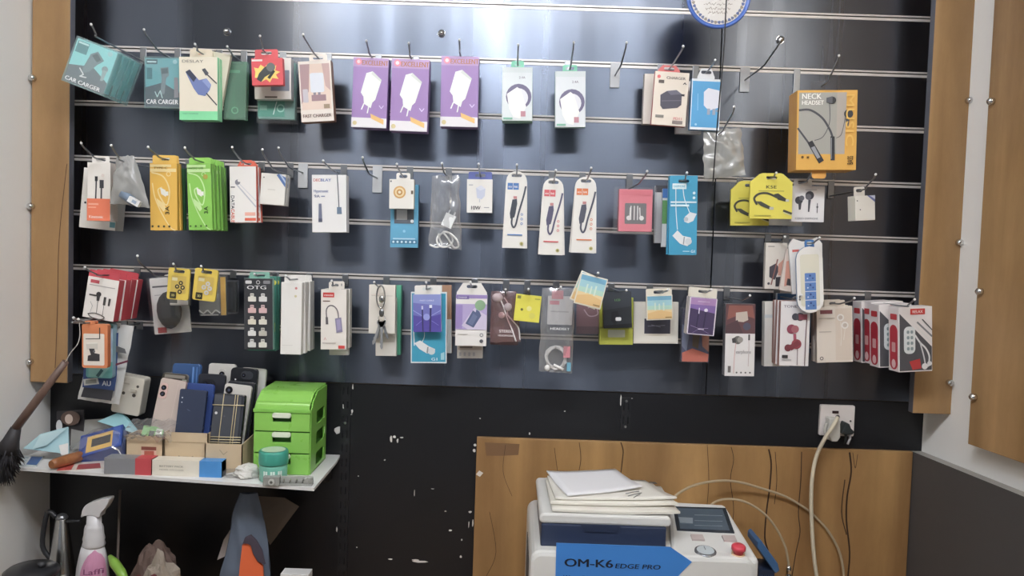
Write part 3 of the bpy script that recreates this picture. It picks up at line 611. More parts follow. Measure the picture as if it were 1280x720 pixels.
# clear bag with white charger
cb = blob_bag('charger_bag','bag','clear bag holding a white wall charger and its coiled cable',(540,219,574,219,577,313,536,306),.095,.02,BAG,9,.005)
def child_at(root, name, mb): 
    o = mb.build(name, root); o.matrix_parent_inverse = root.matrix_world.inverted(); return o
m = MB(); c = W(561,276,.096); m.box(-.011,.011,-.008,.008,-.014,.014,'eef0ef'); m.box(-.008,-.005,-.002,.002,.014,.022,'c9c9cb'); m.box(.004,.007,-.002,.002,.014,.022,'c9c9cb')
m.xf(Matrix.Translation(c) @ Matrix.Rotation(math.radians(22),4,'Y'))
child_at(cb,'wall_charger',m)
m = MB()
lp = [W(x,y,.097+.004*math.sin(i*1.3)) for i,(x,y) in enumerate([(549,292),(546,300),(550,308),(560,308),(566,301),(562,292),(554,290),(560,298),(567,309),(573,308),(571,300),(563,292),(556,290),(549,296),(552,306),(545,309),(537,306)])]
m.tube(smooth(lp,6),.0021,'f0efec',7); child_at(cb,'coiled_cable',m)
hook(W(556,217,.094), 3, (552,204), 'wire hook holding the clear bag with a white charger', L=.16)
art_10 = [('p',[(.36,.26),(.56,.18),(.72,.28),(.7,.5),(.58,.6),(.4,.56)],'ccd2e4'), ('p',[(.36,.26),(.56,.18),(.72,.28),(.52,.34)],'dfe3ee'), ('l',[(.5,.6),(.5,.68)],.03,'c2c6d0'), ('t','10W',.36,.85,.11,'2a2a32',.36), ('r',.68,.83,.88,.85,'9a9a9e'), ('r',.08,.16,.24,.19,'b9b9be')]
pack('charger_box','box','small white 10W charger box with a blue header',(584,224,616,224,583,266),.085,.016,'ece9e2',art_10,hdr=(.06,.98,.22,'5b66a8'),side='cbc8c2',tip=(599,205),row=3,hk='wire hook holding the white 10W charger box')
def bullet(lb, q, top, c, tp, hk, n, st, dark):
    out = [(0,1),(1,1),(.92,.14)] + [(.5+.41*math.cos(a),.12-.12*math.sin(a)) for a in [math.pi*i/10 for i in range(11)]] + [(.08,.14)]
    art = [('r',.15,.155,.36,.24,c), ('r',.38,.155,.6,.24,c), ('t','eco',.255,.2,.03,'f4f0ea',.14), ('t','link',.49,.2,.03,'f4f0ea',.14), ('p',[(.36,.37),(.54,.36),(.56,.42),(.5,.55),(.46,.6),(.3,.62),(.27,.55)],dark), ('r',.4,.325,.54,.36,'c98a8a'), ('l',[(.37,.6),(.36,.68),(.44,.73),(.53,.69),(.62,.55),(.8,.33),(.88,.2)],.07,dark,1),
        ('e',.76,.56,.05,c), ('e',.76,.56,.03,Wt), ('e',.76,.62,.05,c), ('e',.76,.62,.03,Wt), ('e',.76,.68,.05,c), ('e',.76,.68,.03,Wt), ('r',.2,.82,.8,.835,c), ('e',.78,.94,.075,'c9c07a'), ('e',.78,.94,.04,'8f8a4a')]
    pack('cable_card','cable card',lb,q,.09,.006,'ece9e1',art,kind='card',outline=out,hole=(.5,.055),tip=tp,row=3,n=n,sp=.009,stack=st,side='d2cfc8',hk=hk,jit=1.0)
bullet('round topped white cable card with a blue logo, front one',(632,214,663,214,626,310),0,'4f7fc0',(648,206),'wire hook holding the cable cards with a blue logo',2,'round topped cable card with a blue logo','454b56')
bullet('round topped white cable card with a red logo, front one',(677,222,708,223,672,318),0,'dc5f66',(698,213),'wire hook holding the cable cards with a red logo',2,'round topped cable card with a red logo','5d5a74')
bullet('round topped white cable card with an orange logo, front one',(718,221,750,221,712,316),0,'e8824a',(739,210),'wire hook holding the cable cards with an orange logo',2,'round topped cable card with an orange logo','565866')
art_pk = [('rr',.18,.33,.82,.82,'7d7a7c',.03)] + [('l',[(.36+.1*i,.4),(.36+.1*i,.72)],.03,'f2efec') for i in range(3)] + [('e',.3,.68,.07,'f2efec'),('e',.68,.68,.07,'f2efec'),('l',[(.34,.44),(.33,.68)],.03,'f2efec'),('l',[(.62,.44),(.64,.68)],.03,'f2efec'),('r',.04,.03,.96,.14,'ea7a89')]
pk = pack('earphone_box','box','pink box with white earphones in a grey window, inside a clear sleeve',(774,236,816,237,773,289),.1,.016,'f08593',art_pk,side='d96b7b',tip=(809,214),row=3,hole=(.5,-.1),hk='wire hook holding the pink earphone box')
m = MB(); m.box(-.044,.043,-.002,.019,-.006,.092,CLEAR); m.build('clear_sleeve', pk)
# stack beside and behind the blue earphone card
art_be = [('r',.1,.1,.6,.17,'dff1f4'), ('t','EARPHONE',.35,.135,.03,'5ab7d0',.42), ('l',[(.22,.17),(.24,.45),(.3,.68)],.028,'e6f2f4',1), ('l',[(.48,.17),(.54,.3),(.72,.46)],.028,'e6f2f4',1), ('p',[(.56,.52),(.74,.46),(.98,.48),(.86,.57),(.68,.6),(.54,.58)],'dfe3e6'), ('e',.6,.55,.08,'b9c2c8'), ('p',[(.12,.76),(.3,.69),(.5,.76),(.78,.78),(.82,.84),(.66,.89),(.4,.86)],'e3e6e8'), ('e',.7,.83,.12,'d0d6da'), ('p',[(.53,.77),(.57,.77),(.54,.87),(.5,.86)],'8f9aa0'),
    ('r',.04,.325,.96,.345,'d5eef4'), ('r',.04,.365,.7,.39,'d5eef4'), ('e',.87,.22,.05,'d5eef4'), ('e',.87,.28,.05,'d5eef4'), ('t','G1',.86,.955,.035,'e9f6f8',.14), ('r',.5,.95,.74,.96,'bfe6f0')]
pack('earphone_card','earphone card','bright blue card picturing white in-ear earphones, nearest the hanging cord',(839,220,874,219,834,319),.12,.006,'2f9fc6',art_be,side='2a8bb0',n=2,sp=.012,tip=(857,216),row=3,hole=(.5,.07),hk='wire hook holding the bright blue earphone cards',stack='bright blue earphone card',kind='card',rad=.02)
pack('earphone_card','earphone card','green and white card edge beside the bright blue earphone cards',(836,228,866,228,833,312),.085,.006,'4f8a5c',[],side='dfe6dd')
pack('earphone_card','earphone card','white card with a blue top, second inwards from the bright blue earphone cards',(829,236,860,236,826,309),.065,.008,'e4e8ea',[('r',0,0,1,.16,'3f78c0'),('r',.0,.2,.2,.6,'5fa05a')],side='d5dadc')
pack('earphone_card','earphone card','grey card innermost beside the bright blue earphone cards',(820,232,852,232,817,304),.04,.012,'cfd1d2',[('r',0,0,1,.12,'3b3b42')],side='bfc2c4')
# yellow cable cards + white earphone pack
art_ye = [('t','K5E',.5,.3,.07,'4a4a2a',.24), ('r',.2,.38,.8,.4,'b5ac38'), ('l',[(.16,.68),(.1,.56),(.2,.46),(.4,.44),(.62,.52)],.05,'45463c',1), ('p',[(.56,.46),(.66,.44),(.86,.56),(.84,.62),(.66,.58)],'3d3e38'), ('r',.84,.57,.92,.62,'d5d5c4'), ('p',[(.14,.62),(.26,.62),(.5,.74),(.48,.8),(.26,.72)],'4a4b44'), ('r',.46,.74,.56,.8,'c9c9b8'), ('l',[(.8,.82),(.98,.88)],.05,'4a4a3a'), ('l',[(.8,.86),(.98,.92)],.02,'d9d9b0'), ('r',.1,.92,.5,.94,'b5ac38')]
oy = [(0,1),(1,1),(1,.2),(.78,.02),(.72,0),(.28,0),(.22,.02),(0,.2)]
pack('cable_card','cable card','yellow K5E cable card in front, overlapping the white earphone card',(938,216,991,217,937,273),.12,.006,'e6d93a',art_ye,kind='card',outline=oy,hole=(.5,.1),tip=(965,216),row=3,side='cfc22c',hk='wire hook holding the front yellow cable card')
pack('cable_card','cable card','yellow cable card partly hidden behind the K5E cable card',(914,226,962,226,913,282),.08,.006,'dccf38',art_ye[1:],kind='card',outline=oy,hole=(.5,.1),tip=False,row=3,side='c2b62c',hk='wire hook holding the half hidden yellow cable card')
art_we = [('e',.22,.4,.12,'45464e'), ('e',.3,.34,.08,'6a6b74'), ('p',[(.2,.48),(.3,.46),(.28,.66),(.22,.66)],'4a4b54'), ('e',.54,.26,.13,'3f4048'), ('e',.5,.3,.09,'686972'), ('p',[(.5,.38),(.58,.38),(.54,.72),(.5,.72)],'55565e'), ('l',[(.78,.48),(.78,.74)],.025,'5a5b62'), ('e',.78,.58,.03,'4a4b52'), ('t','STEREO EARPHONE',.46,.9,.05,'8a8a92',.7), ('r',.4,.1,.75,.12,'b9b9be')]
pack('earphone_box','box','white box picturing black earphones beside the yellow K5E cable card',(990,232,1031,233,989,277),.09,.012,'eceaea',art_we,hdr=(.06,.6,.2,'e2e2e2'),side='cfcfd2',tip=(1015,217),row=3,hk='wire hook holding the white box of black earphones')
pack('small_white_box','box','thin white box under the yellow and white cards',(962,240,1004,242,961,281),.05,.012,'dfdfdc',[],side='cfcfcc')
pack('small_white_box','box','small white box with a blue corner hanging alone near the oak board',(1068,246,1096,243,1067,277),.14,.024,'e9e6dc',[('p',[(.6,0),(1,0),(1,.28)],'6a74a8'),('p',[(.72,0),(1,0),(1,.16)],'c9cfe2'),('e',.1,.2,.03,'5a5a5e'),('e',.24,.56,.03,'6a6a6e')],hdr=(-.04,.5,.36,'e6e2d8'),side='cfccbe',yaw=12,tip=(1121,219),row=3,hL=.21,hk='wire hook holding the lone small white box near the oak board')
# ---------------- power strip cards (groove 4)
capsule = rr(0,0,1,1,.5)
def cap_out(n=8, asp=2.7):
    o = []
    for i in range(n+1): a = math.pi*i/n; o.append((.5+.5*math.cos(a), .5/asp-.5/asp*math.sin(a)))
    for i in range(n+1): a = math.pi*i/n; o.append((.5-.5*math.cos(a), 1-.5/asp+.5/asp*math.sin(a)))
    return o
art_ps = [('rr',.14,.12,.86,.9,'e2dfcb',.1), ('rr',.3,.4,.72,.95,'5f88c8',.03), ('r',.3,.53,.72,.54,'dfe6f0'), ('r',.3,.67,.72,.68,'dfe6f0'), ('r',.3,.8,.72,.81,'dfe6f0')]
for v in (.46,.6,.74,.87): art_ps += [('e',.5,v-.02,.04,'2f4f92'), ('e',.4,v+.02,.03,'cfe0f4'), ('e',.6,v+.02,.03,'2f4f92')]
pack('power_strip_card','power strip card','long rounded white card picturing a power strip with blue sockets, in front',(993,308,1026,308,999,391),.14,.006,'f0eee8',art_ps,kind='card',outline=cap_out(),hdr=(.34,.7,.08,'3f78b8'),side='8fa6c8',tip=False,row=4,hL=.19,hk='wire hook holding the power strip cards')
pack('power_strip_card','power strip card','white card with rounded top just behind the long power strip card',(984,298,1026,297,990,367),.115,.006,'ece9e4',[('r',.1,.2,.3,.24,'d5675f'),('rr',.3,.25,.8,.9,'f3f1ec',.08)],kind='card',outline=[(.05,1),(.95,1),(1,.12),(.86,0),(.6,.06),(.4,.06),(.14,0),(0,.12)],side='cfccc6')
pack('power_strip_card','power strip card','pink printed white card tilted behind the power strip cards',(985,312,1010,314,972,363),.1,.006,'e8d8cc',[('p',[(.1,.3),(.6,.2),(.7,.8),(.2,.9)],'e6a48f'),('r',.3,.7,.8,.86,'4a4548')],kind='card',side='c9b8ae')
pack('charger_box','box','cream pack with a dark charger photo hanging beside the power strip cards',(957,303,984,304,956,361),.08,.012,'ddd6cb',[('p',[(.2,.52),(.5,.44),(.66,.56),(.46,.8),(.2,.74)],'46424a'),('p',[(.5,.74),(.95,.72),(.95,.94),(.5,.94)],'3b3a40'),('l',[(.56,.36),(.3,.9)],.06,'8f5f58'),('p',[(.6,.46),(.95,.3),(.95,.7),(.6,.7)],'d9a08c'),('e',.18,.88,.06,'55505a'),('r',.1,.07,.4,.09,'9a938a')],side='bfb7ac',tip=False,row=4,hole=(.64,-.02),hk='wire hook holding the cream dark charger pack')

# ---------------- third row (groove 5)
art_mic = [('r',.1,.07,.38,.15,'c9505a'), ('r',.08,.19,.9,.21,'b0a8a4'), ('e',.42,.4,.08,'3d3a3a'), ('p',[(.36,.4),(.48,.4),(.46,.56),(.38,.56)],'3d3a3a'), ('l',[(.14,.44),(.36,.44)],.05,'45413f'), ('l',[(.42,.54),(.44,.86)],.015,'4a4644'), ('p',[(.6,.44),(.68,.44),(.68,.64),(.6,.64)],'45413f'), ('p',[(.76,.46),(.83,.46),(.82,.64),(.76,.64)],'45413f'), ('l',[(.64,.64),(.64,.88)],.015,'4a4644'), ('l',[(.2,.6),(.28,.7),(.24,.86)],.012,'8a8682'), ('l',[(.18,.9),(.4,.86),(.7,.92),(.6,.99),(.3,.97),(.18,.9)],.025,'4a4644',1)]
pack('microphone_box','box','white box with a red header picturing a clip microphone, front of four',(111,345,150,351,102,396),.14,.022,'ece6df',art_mic,hdr=(.0,.98,.16,'cf4a55'),side='c9434c',n=4,sp=.026,jit=.5,tip=(105,334),row=5,hL=.21,stack='white and red microphone box',hk='wire hook holding the white and red microphone boxes')
ms = pack('mouse_pack','mouse pack','white card with a black computer mouse in a clear blister',(186,348,232,345,194,418),.06,.003,'e4e2de',[('r',.06,.14,.5,.17,'4a4a52'),('r',.1,.88,.34,.98,'b8423f'),('r',.1,.3,.35,.31,'9a9a9e')],side='c9c9c6',tip=(176,320),row=5,hole=(.55,-.02),hL=.2,kind='card',rad=.03,hk='wire hook holding the black computer mouse pack')
M, w, h = frame((186,348,232,345,194,418),.06)
m = MB(); m.ball((0,0,0),1,'2b2d31',20); m.xf(Matrix.Translation((.002,-.012,h*.42)) @ Matrix.Diagonal((.026,.016,.04,1))); m.build('mouse', ms, solid=True)
m = MB(); m.box(-.0012,.0012,-.0283,-.0265,h*.58,h*.68,'15161a'); m.build('scroll_wheel', ms)
m = MB(); m.quadgrid(lambda u,v: (( u-.5)*w*1.08, -.004-.03*(min(1,4*min(u,1-u,v,1-v)+.02)**.5), v*h*1.02), 12, 12, CLEAR); m.build('clear_blister', ms, solid=False)
def eartips(lb, q, d, dotc, tp, hk):
    art = [('rr',.16,.24,.86,.8,'d3b44a',.06), ('r',.2,.3,.45,.4,'e8dfae'), ('rr',.14,.76,.44,.97,'3b3722',.03), ('t','3D',.29,.865,.07,'e6d878',.14)]
    for u, v in ((.46,.58),(.62,.46),(.72,.6),(.6,.74)): art += [('e',u,v,.1,dotc), ('e',u,v,.045,'d9c46a')]
    return pack('lens_pack','lens pack',lb,q,d,.005,'e3c53c',art,kind='card',rad=.1,hole=(.5,.1),side='bfa52c',tip=tp,row=5,hk=hk)
eartips('small yellow pack with four dark round inserts',(212,335,239,336,207,374),.15,'2c2a28',(217,330),'wire hook holding the small yellow pack with dark inserts')
pack('small_white_box','box','small white and grey box peeping out below the yellow pack with dark inserts',(213,352,236,352,212,382),.1,.012,'b9bab6',[('r',.0,.72,1,.95,'e9e9e6'),('r',0,.2,.4,.9,'6d6f70')],side='8f9090')
eartips('small yellow pack with four silver round inserts',(246,336,275,337,238,375),.15,'c9c9cc',(257,333),'wire hook holding the small yellow pack with silver inserts')
pack('blister_pack','blister pack','clear and yellow wavy edged pack behind the silver insert pack',(249,345,283,343,248,396),.08,.014,'clear',[('r',.0,.45,.75,.9,'8d8f8c'),('l',[(0,.86),(.15,.93),(.3,.86),(.45,.94),(.6,.86),(.75,.92)],.05,'d9dbd8',1),('r',.8,.05,.99,.98,'d7a93e'),('r',.05,.96,.7,.985,'c9cbc8')],kind='clear',side='6f716e',hole=(.5,-.04))
pack('blister_pack','blister pack','black clear pack innermost behind the yellow insert packs',(262,350,296,351,262,392),.045,.014,'clear',[('r',.05,.05,.95,.95,'26282c'),('rr',.2,.2,.85,.85,'3c3f44',.08)],kind='clear',side='1f2125',hole=(.5,-.04))
# OTG adapters board
art_otg = [('rr',.06,.03,.28,.075,'d9d9d6',.03), ('e',.5,.055,.07,'cfcfcc'), ('e',.5,.055,.045,'3b3b3e'), ('rr',.68,.03,.92,.075,'8a8a8c',.03), ('t','OTG',.45,.125,.052,'f2f2f0',.66)]
for i in range(5):
    for u, c in ((.29,['e6e2d6','e0b8b6','e6dfcb','e4e4e0','d9d9d4'][i]), (.67,['e2e0dc','dfb9b9','e6e0d0','c9c6b8','e2dfd2'][i])):
        v = .21+i*.16; art_otg += [('rr',u-.065,v,u+.065,v+.05,c,.02), ('rr',u-.14,v+.045,u+.14,v+.115,c,.03), ('r',u-.05,v+.015,u+.05,v+.028,'8d8a82')]
pack('adapter_card','adapter card','black OTG card carrying ten small white adapters in two columns',(305,348,341,348,305,437),.11,.012,'3a3b3f',art_otg,kind='box',side='8fb9b0',tip=(318,345),row=5,hdr=(.2,.9,.01,'7fb9a4'),hk='wire hook holding the black OTG adapter card')
pack('adapter_card','adapter card','teal card behind the black OTG adapter card, its edge showing',(310,345,345,346,310,438),.08,.012,'3f8c7c',[('e',.92,.08,.09,'d8cf3a'),('r',.88,.62,.97,.74,'b9c24a')],side='4f9a8a',n=2,sp=.018,stack='teal card behind the black OTG card')
pack('cable_box','box','plain white upright box, front one of a stack of five',(353,353,379,353,349,443),.13,.017,'edeae4',[('e',.72,.08,.06,'d98a86'),('e',.7,.19,.06,'d9cf9c'),('r',.08,.87,.6,.875,'d5d2cc')],hdr=(.14,.96,.09,'ebe8e2'),side='d8d5ce',n=5,sp=.02,tip=(366,345),row=5,hL=.18,stack='plain white upright box',hk='wire hook holding the stack of plain white boxes',jit=.8)
art_ad = [('rr',.08,.05,.52,.13,'d8443e',.02), ('t','remote',.3,.09,.035,'f6e2de',.34), ('r',.08,.185,.36,.2,'6a4a3a'), ('l',[(.24,.5),(.22,.34),(.34,.27),(.52,.28),(.66,.36),(.7,.5)],.045,'7a7376',1), ('p',[(.19,.46),(.28,.46),(.3,.58),(.2,.58)],'6c666a'), ('p',[(.56,.48),(.8,.46),(.86,.7),(.62,.72)],'8d86a4'), ('p',[(.62,.5),(.76,.49),(.8,.66),(.66,.68)],'a59cc0'), ('l',[(.14,.84),(.18,.8),(.22,.84)],.015,'d99a90'), ('r',.08,.88,.6,.9,'c9bfb8'), ('r',.7,.93,.95,.98,'d8443e')]
pack('adapter_box','box','white box picturing a grey cable adapter under a red logo',(402,362,434,362,400,437),.1,.022,'ece5dc',art_ad,hdr=(.3,.78,.13,'e9e2d8'),side='d3ccc2',n=2,sp=.03,tip=(417,351),row=5,stack='white grey adapter box',hk='wire hook holding the white grey adapter boxes')
pack('adapter_box','box','white box end showing below the grey adapter boxes',(412,372,436,372,411,444),.06,.012,'e4e2de',[],side='cfcdc8')
kp = pack('cable_box','box','white box behind the hanging bunch of keys',(462,356,495,356,460,417),.08,.014,'e9e2d6',[('r',.1,.22,.9,.23,'c9c2b4'),('r',.08,.2,.4,.205,'d9b4a4')],side='cfc9bd',tip=(476,353),row=5,hole=(.42,.04),kind='box',hL=.15,hk='wire hook holding the bunch of keys and a white box')
pack('cable_box','box','lower white box under the box behind the keys',(470,372,496,372,469,445),.055,.012,'e4dfd6',[('r',.1,.75,.9,.76,'cfc9be')],side='cdc7bc')
pack('cable_box','box','green edged box behind the bunch of keys',(470,356,501,357,470,443),.035,.02,'4fae8c',[],side='3f9d7c')
# bunch of keys on the hook
P0 = W(476,357,.1); kr = empty('key_bunch', Matrix.Translation(P0)); tag(kr, 'bunch of steel keys on a carabiner hanging over a white box', 'keys')
def kp_(x, y, d=.1): return W(x, y, d)-P0
m = MB(); m.tube([kp_(476+5.2*math.cos(a), 371+14*math.sin(a)) for a in [2*math.pi*i/20 for i in range(20)]], .0016, STEEL, 7, True); m.build('carabiner', kr)
m = MB(); m.ball(kp_(477,374,.1), .006, STEEL, 12, (1,.5,1.3)); m.ball(kp_(477,391,.1), .0055, mat('8a8d90',.3,1.0), 12, (1,.6,1.6)); m.build('swivel', kr)
m = MB(); c = kp_(477,398,.1); m.tube([c+Vector((.007*math.cos(a), .002*math.sin(2*a), .007*math.sin(a))) for a in [2*math.pi*i/18 for i in range(18)]], .0008, STEEL, 6, True); m.build('split_ring', kr)
for i, (x1, y1, bow) in enumerate(((477,437,1.15),(466,431,1.0),(485,424,1.0),(471,424,1.0))):
    a = kp_(477,399,.1-.003*i); b_ = kp_(x1,y1,.1-.003*i); L_ = (b_-a).length; ang = math.atan2(b_.x-a.x, -(b_.z-a.z))
    m = MB(); bow_r = .0075*bow
    out = [(bow_r*math.cos(t), -bow_r*.9-bow_r*math.sin(t)) for t in [math.radians(d_) for d_ in range(200,-21,-20)]]
    bl = [(.0026,-.016),(.0026,-L_+.004),(0,-L_),(-.002,-L_+.003),(-.0034,-L_+.008),(-.002,-L_+.011),(-.0034,-L_+.015),(-.0022,-L_+.019),(-.0026,-.016)]
    m.prism([[(p, q) for p, q in out[::-1]][::-1]+[(p, q) for p, q in bl]][0], -.001, .001, mat(['a4a6a8','b2b2b2','8d9094','a9abad'][i], .3, .45))
    m.xf(Matrix.Translation(a) @ Matrix.Rotation(-ang,4,'Y')); m.build('key', kr)
# blue earphones + purple cable card
art_b3 = [('r',.03,.02,.97,.98,'2f9fc0'), ('l',[(.36,.5),(.38,.62),(.3,.72)],.02,'e4ecee',1), ('p',[(.1,.72),(.26,.68),(.5,.76),(.68,.8),(.66,.86),(.44,.86),(.24,.8)],'e4e6e6'), ('e',.58,.83,.1,'cfd4d6'), ('p',[(.46,.77),(.5,.77),(.48,.86),(.44,.85)],'8a9498'), ('l',[(.08,.55),(.1,.75)],.03,'e4ecee'), ('t','G1',.66,.94,.04,'e9f4f6',.16), ('p',[(.84,.86),(.94,.84),(.94,.95),(.84,.95)],'9fd0da')]
pack('earphone_card','earphone card','blue G1 earphone card hanging behind the violet cable card',(514,365,559,365,513,454),.095,.008,'e6eaea',art_b3,side='cfd6d8',kind='box')
pack('earphone_card','earphone card','white and tan card behind the blue G1 earphone card',(524,356,563,357,527,441),.06,.012,'dfe2de',[('r',.7,0,1,.5,'b48a6c')],side='b9907a')
art_vi = [('r',0,0,1,1,'7376c2'), ('p',[(0,0),(1,0),(1,.3),(0,.22)],'8f9ad6'), ('p',[(0,.55),(.5,.62),(1,.52),(1,1),(0,1)],'5a4fa8'), ('t','FAST CABLE',.5,.16,.035,'e4e6f6',.5), ('l',[(.33,.3),(.34,.98)],.05,'3a3668'), ('l',[(.63,.34),(.6,.98)],.06,'3a3668'), ('r',.58,.28,.68,.36,'eef0fa'), ('r',.3,.3,.36,.4,'c9cbe8'), ('l',[(.0,.42),(.3,.56)],.02,'a9b0e8'), ('l',[(1,.42),(.66,.56)],.02,'a9b0e8'), ('e',.48,.6,.12,'9aa2e2'), ('l',[(.1,.82),(.3,.7)],.015,'8f8fe0'), ('l',[(.9,.82),(.66,.7)],.015,'8f8fe0')]
pack('cable_card','cable card','violet cable card with two dark plugs under a white header',(516,368,551,368,517,415),.115,.01,'7376c2',art_vi,hdr=(.06,.98,.24,'ebe8e2'),side='dcdde0',tip=(534,353),row=5,hk='wire hook holding the violet cable card and blue earphone cards')
art_pw = [('r',0,0,1,.07,'a48fca'), ('rr',.02,.02,.42,.085,'7f6cb0',.02), ('t','CHARGE',.2,.052,.03,'e9e2f2',.3), ('r',0,.1,1,.18,'efebe8'), ('r',0,.18,1,.68,'b9a8d6'), ('r',0,.2,.22,.66,'a08cc8'), ('p',[(.2,.6),(.6,.25),(1,.4),(1,.68),(.4,.68)],'d5cbe4'), ('e',.78,.2,.17,'8fb48c'), ('p',[(.32,.56),(.55,.3),(.64,.34),(.66,.28),(.76,.32),(.82,.4),(.58,.64)],'59658a'), ('p',[(.4,.55),(.57,.36),(.7,.42),(.54,.6)],'6d7a9e'), ('e',.84,.78,.06,'8a8a90'), ('e',.84,.78,.035,'e6e3de'), ('e',.84,.9,.06,'5a5a60'), ('r',.08,.76,.4,.775,'c9c5c0')]
pack('charger_box','box','white and lilac box with a dark blue adapter on its front',(570,368,609,369,569,432),.11,.022,'ebe7e2',art_pw,hdr=(.02,.99,.23,'eae6e0',1),side='cfcad6',tip=(590,353),row=5,hk='wire hook holding the white and lilac adapter box')
pack('charger_box','box','white box stepping out below the lilac adapter box',(572,372,604,372,571,448),.07,.02,'e6e3df',[('r',.03,.79,.97,.86,'cfc0b4'),('r',.1,.8,.6,.83,'8a7a72')]+[('r',.08+.18*i,.9,.16+.18*i,.96,'c9c9cc') for i in range(4)],side='c9c7c4')
# clear stereo headphone bag
sb = blob_bag('earphone_bag','bag','clear rosy bag of STEREO headphones beside the yellow square pack',(614,364,646,364,651,427,612,428),.08,.012,film('rosy_bag_film','e8cfcf',.2,.15,.12),3,.003)
M = frame((614,364,648,364,613,428),.082); rt = M[0]
m = MB()
for s_ in smooth([(630,372),(636,382),(634,392),(640,400),(648,410),(650,425)],6),: m.tube([W(a,b,.082) for a,b in s_], .0016, 'e9e4e4', 6)
m.tube([W(a,b,.083) for a,b in smooth([(624,370),(630,385),(634,398),(640,412),(645,427)],6)], .0016, 'e9e4e4', 6)
m.ball(W(635,384,.084), .009, 'b9a8aa', 12, (1,.6,1)); m.ball(W(622,372,.082), .012, 'c2aeb0', 12, (1,.5,.8)); m.ball(W(627,394,.083), .007, 'd9cfd0', 12, (1,.6,1))
child_at(sb, 'earphones', m)
m = MB(); ctr = W(631,402,.062); m.prism([rr(-.03,-.05,.03,.05,.003)], -.001, .001, mat('5f5050')); 
m.xf(Matrix.Translation(ctr)); child_at(sb, 'insert_card', m)
m = MB()
for s_, py, wd in (('STEREO',414,.03),('HEADPHONES',419.5,.034)): p = W(633,py,.095); text(m, s_, p.x, p.z, .006 if wd < .033 else .004, mat('f2eaea'), p.y, wd)
child_at(sb, 'printed_lettering', m)
hook(W(632,367,.08), 5, None, 'wire hook holding the clear rosy headphone bag')
pack('cable_pack','cable pack','bright yellow square pack with small pale marks, hanging tilted',(646,368,678,370,641,401),.1,.012,'e8df33',[('r',.06,.05,.2,.16,'8a8a3a'),('e',.28,.56,.05,'6a6a30'),('e',.56,.5,.1,'efe98a'),('e',.7,.76,.12,'e0d850'),('r',.75,.1,.95,.14,'b5ae30')],side='c9c02c',tip=False,row=5,hole=(.45,-.06),hk='wire hook holding the bright yellow square pack')
# clear bag with coiled white earphones
eb = blob_bag('earphone_bag','bag','long clear bag with a coiled white earphone cable at its foot',(678,360,719,360,715,467,673,464),.095,.02,BAG,12,.003)
m = MB(); A = W(700,388,.094); m.prism([rr(-.026,-.03,.026,.03,.002)], -.0015, .0015, mat('dcdada')); m.flat([(-.022,.012),(-.002,.012),(-.002,.02),(-.022,.02)], -.0018, mat('e28f9c')); m.flat([(-.02,-.004),(.018,-.004),(.018,-.001),(-.02,-.001)], -.0018, mat('bdbbbb'))
m.xf(Matrix.Translation(A)); child_at(eb, 'insert_card', m)
m = MB(); c = W(695,447,.095)
pts = []
for i in range(60): a = i*.42; r_ = .021+.0025*math.sin(i*.77); pts.append(c+Vector((r_*math.cos(a), .003*math.sin(i*.9), r_*1.05*math.sin(a))))
m.tube(pts, .0019, 'eeecea', 7); m.ball(W(684,460,.1), .006, 'f1efec', 10, (1,.8,1.1)); m.tube([W(692,456,.1), W(704,462,.1)], .003, 'f1efec', 8); child_at(eb, 'coiled_earphones', m)
m = MB(); p = W(700,411,.107); text(m, 'HEADSET', p.x, p.z, .005, mat('f4f4f4'), p.y, .04); q_ = W(709,440,.1); m.box(q_.x-.008,q_.x+.006,q_.y-.001,q_.y+.001,q_.z-.012,q_.z+.012,'d98a94'); q_ = W(711,458,.1); m.box(q_.x-.004,q_.x+.004,q_.y-.001,q_.y+.001,q_.z-.01,q_.z+.008,'6fb4cc')
child_at(eb, 'printed_lettering', m)
m = MB(); q_ = W(697,369,.095); m.box(q_.x-.012,q_.x+.012,q_.y-.001,q_.y+.001,q_.z-.008,q_.z+.01,'d98a94'); child_at(eb, 'pink_tag', m)
hook(W(698,361,.094), 5, (700,359), 'wire hook holding the long clear earphone bag')
# beach picture cards
art_sky = [('r',.04,.04,.96,.4,'74b2d0'), ('r',.04,.2,.96,.42,'a2d2da'), ('r',.04,.42,.96,.6,'b4dac8'), ('r',.04,.58,.96,.95,'e9cf98'), ('p',[(.04,.72),(.5,.6),(.96,.7),(.96,.95),(.04,.95)],'e4bd7c'), ('r',.3,.3,.36,.6,'d5e8d8'), ('r',.46,.34,.52,.6,'d5e8d8'), ('r',.62,.3,.68,.62,'d5e8d8'), ('r',.7,.88,.94,.91,'8a6a30')]
pack('picture_card','card','blue and sand picture card tilted forward above the black box, front one',(725,338,757,351,720,377),.17,.004,'e9e2d0',art_sky,side='dcd6c4',kind='box',tip=(738,341),row=5,hole=(.55,-.02),n=2,sp=.009,drift=9,stack='blue and sand picture card',hL=.2,hk='wire hook holding the blue and sand picture cards')
pk2 = pack('earphone_pack','earphone pack','brownish rose pack behind the blue and sand picture cards',(720,366,754,367,720,418),.06,.014,'clear',[('r',.02,.02,.98,.98,'8a6068'),('l',[(.3,.4),(.5,.55),(.8,.5),(.7,.3),(.45,.35)],.04,'c9a8b4',1),('r',.02,.8,.98,.98,'6c4a50')],kind='clear',side='7d5860',hole=(.5,-.02))
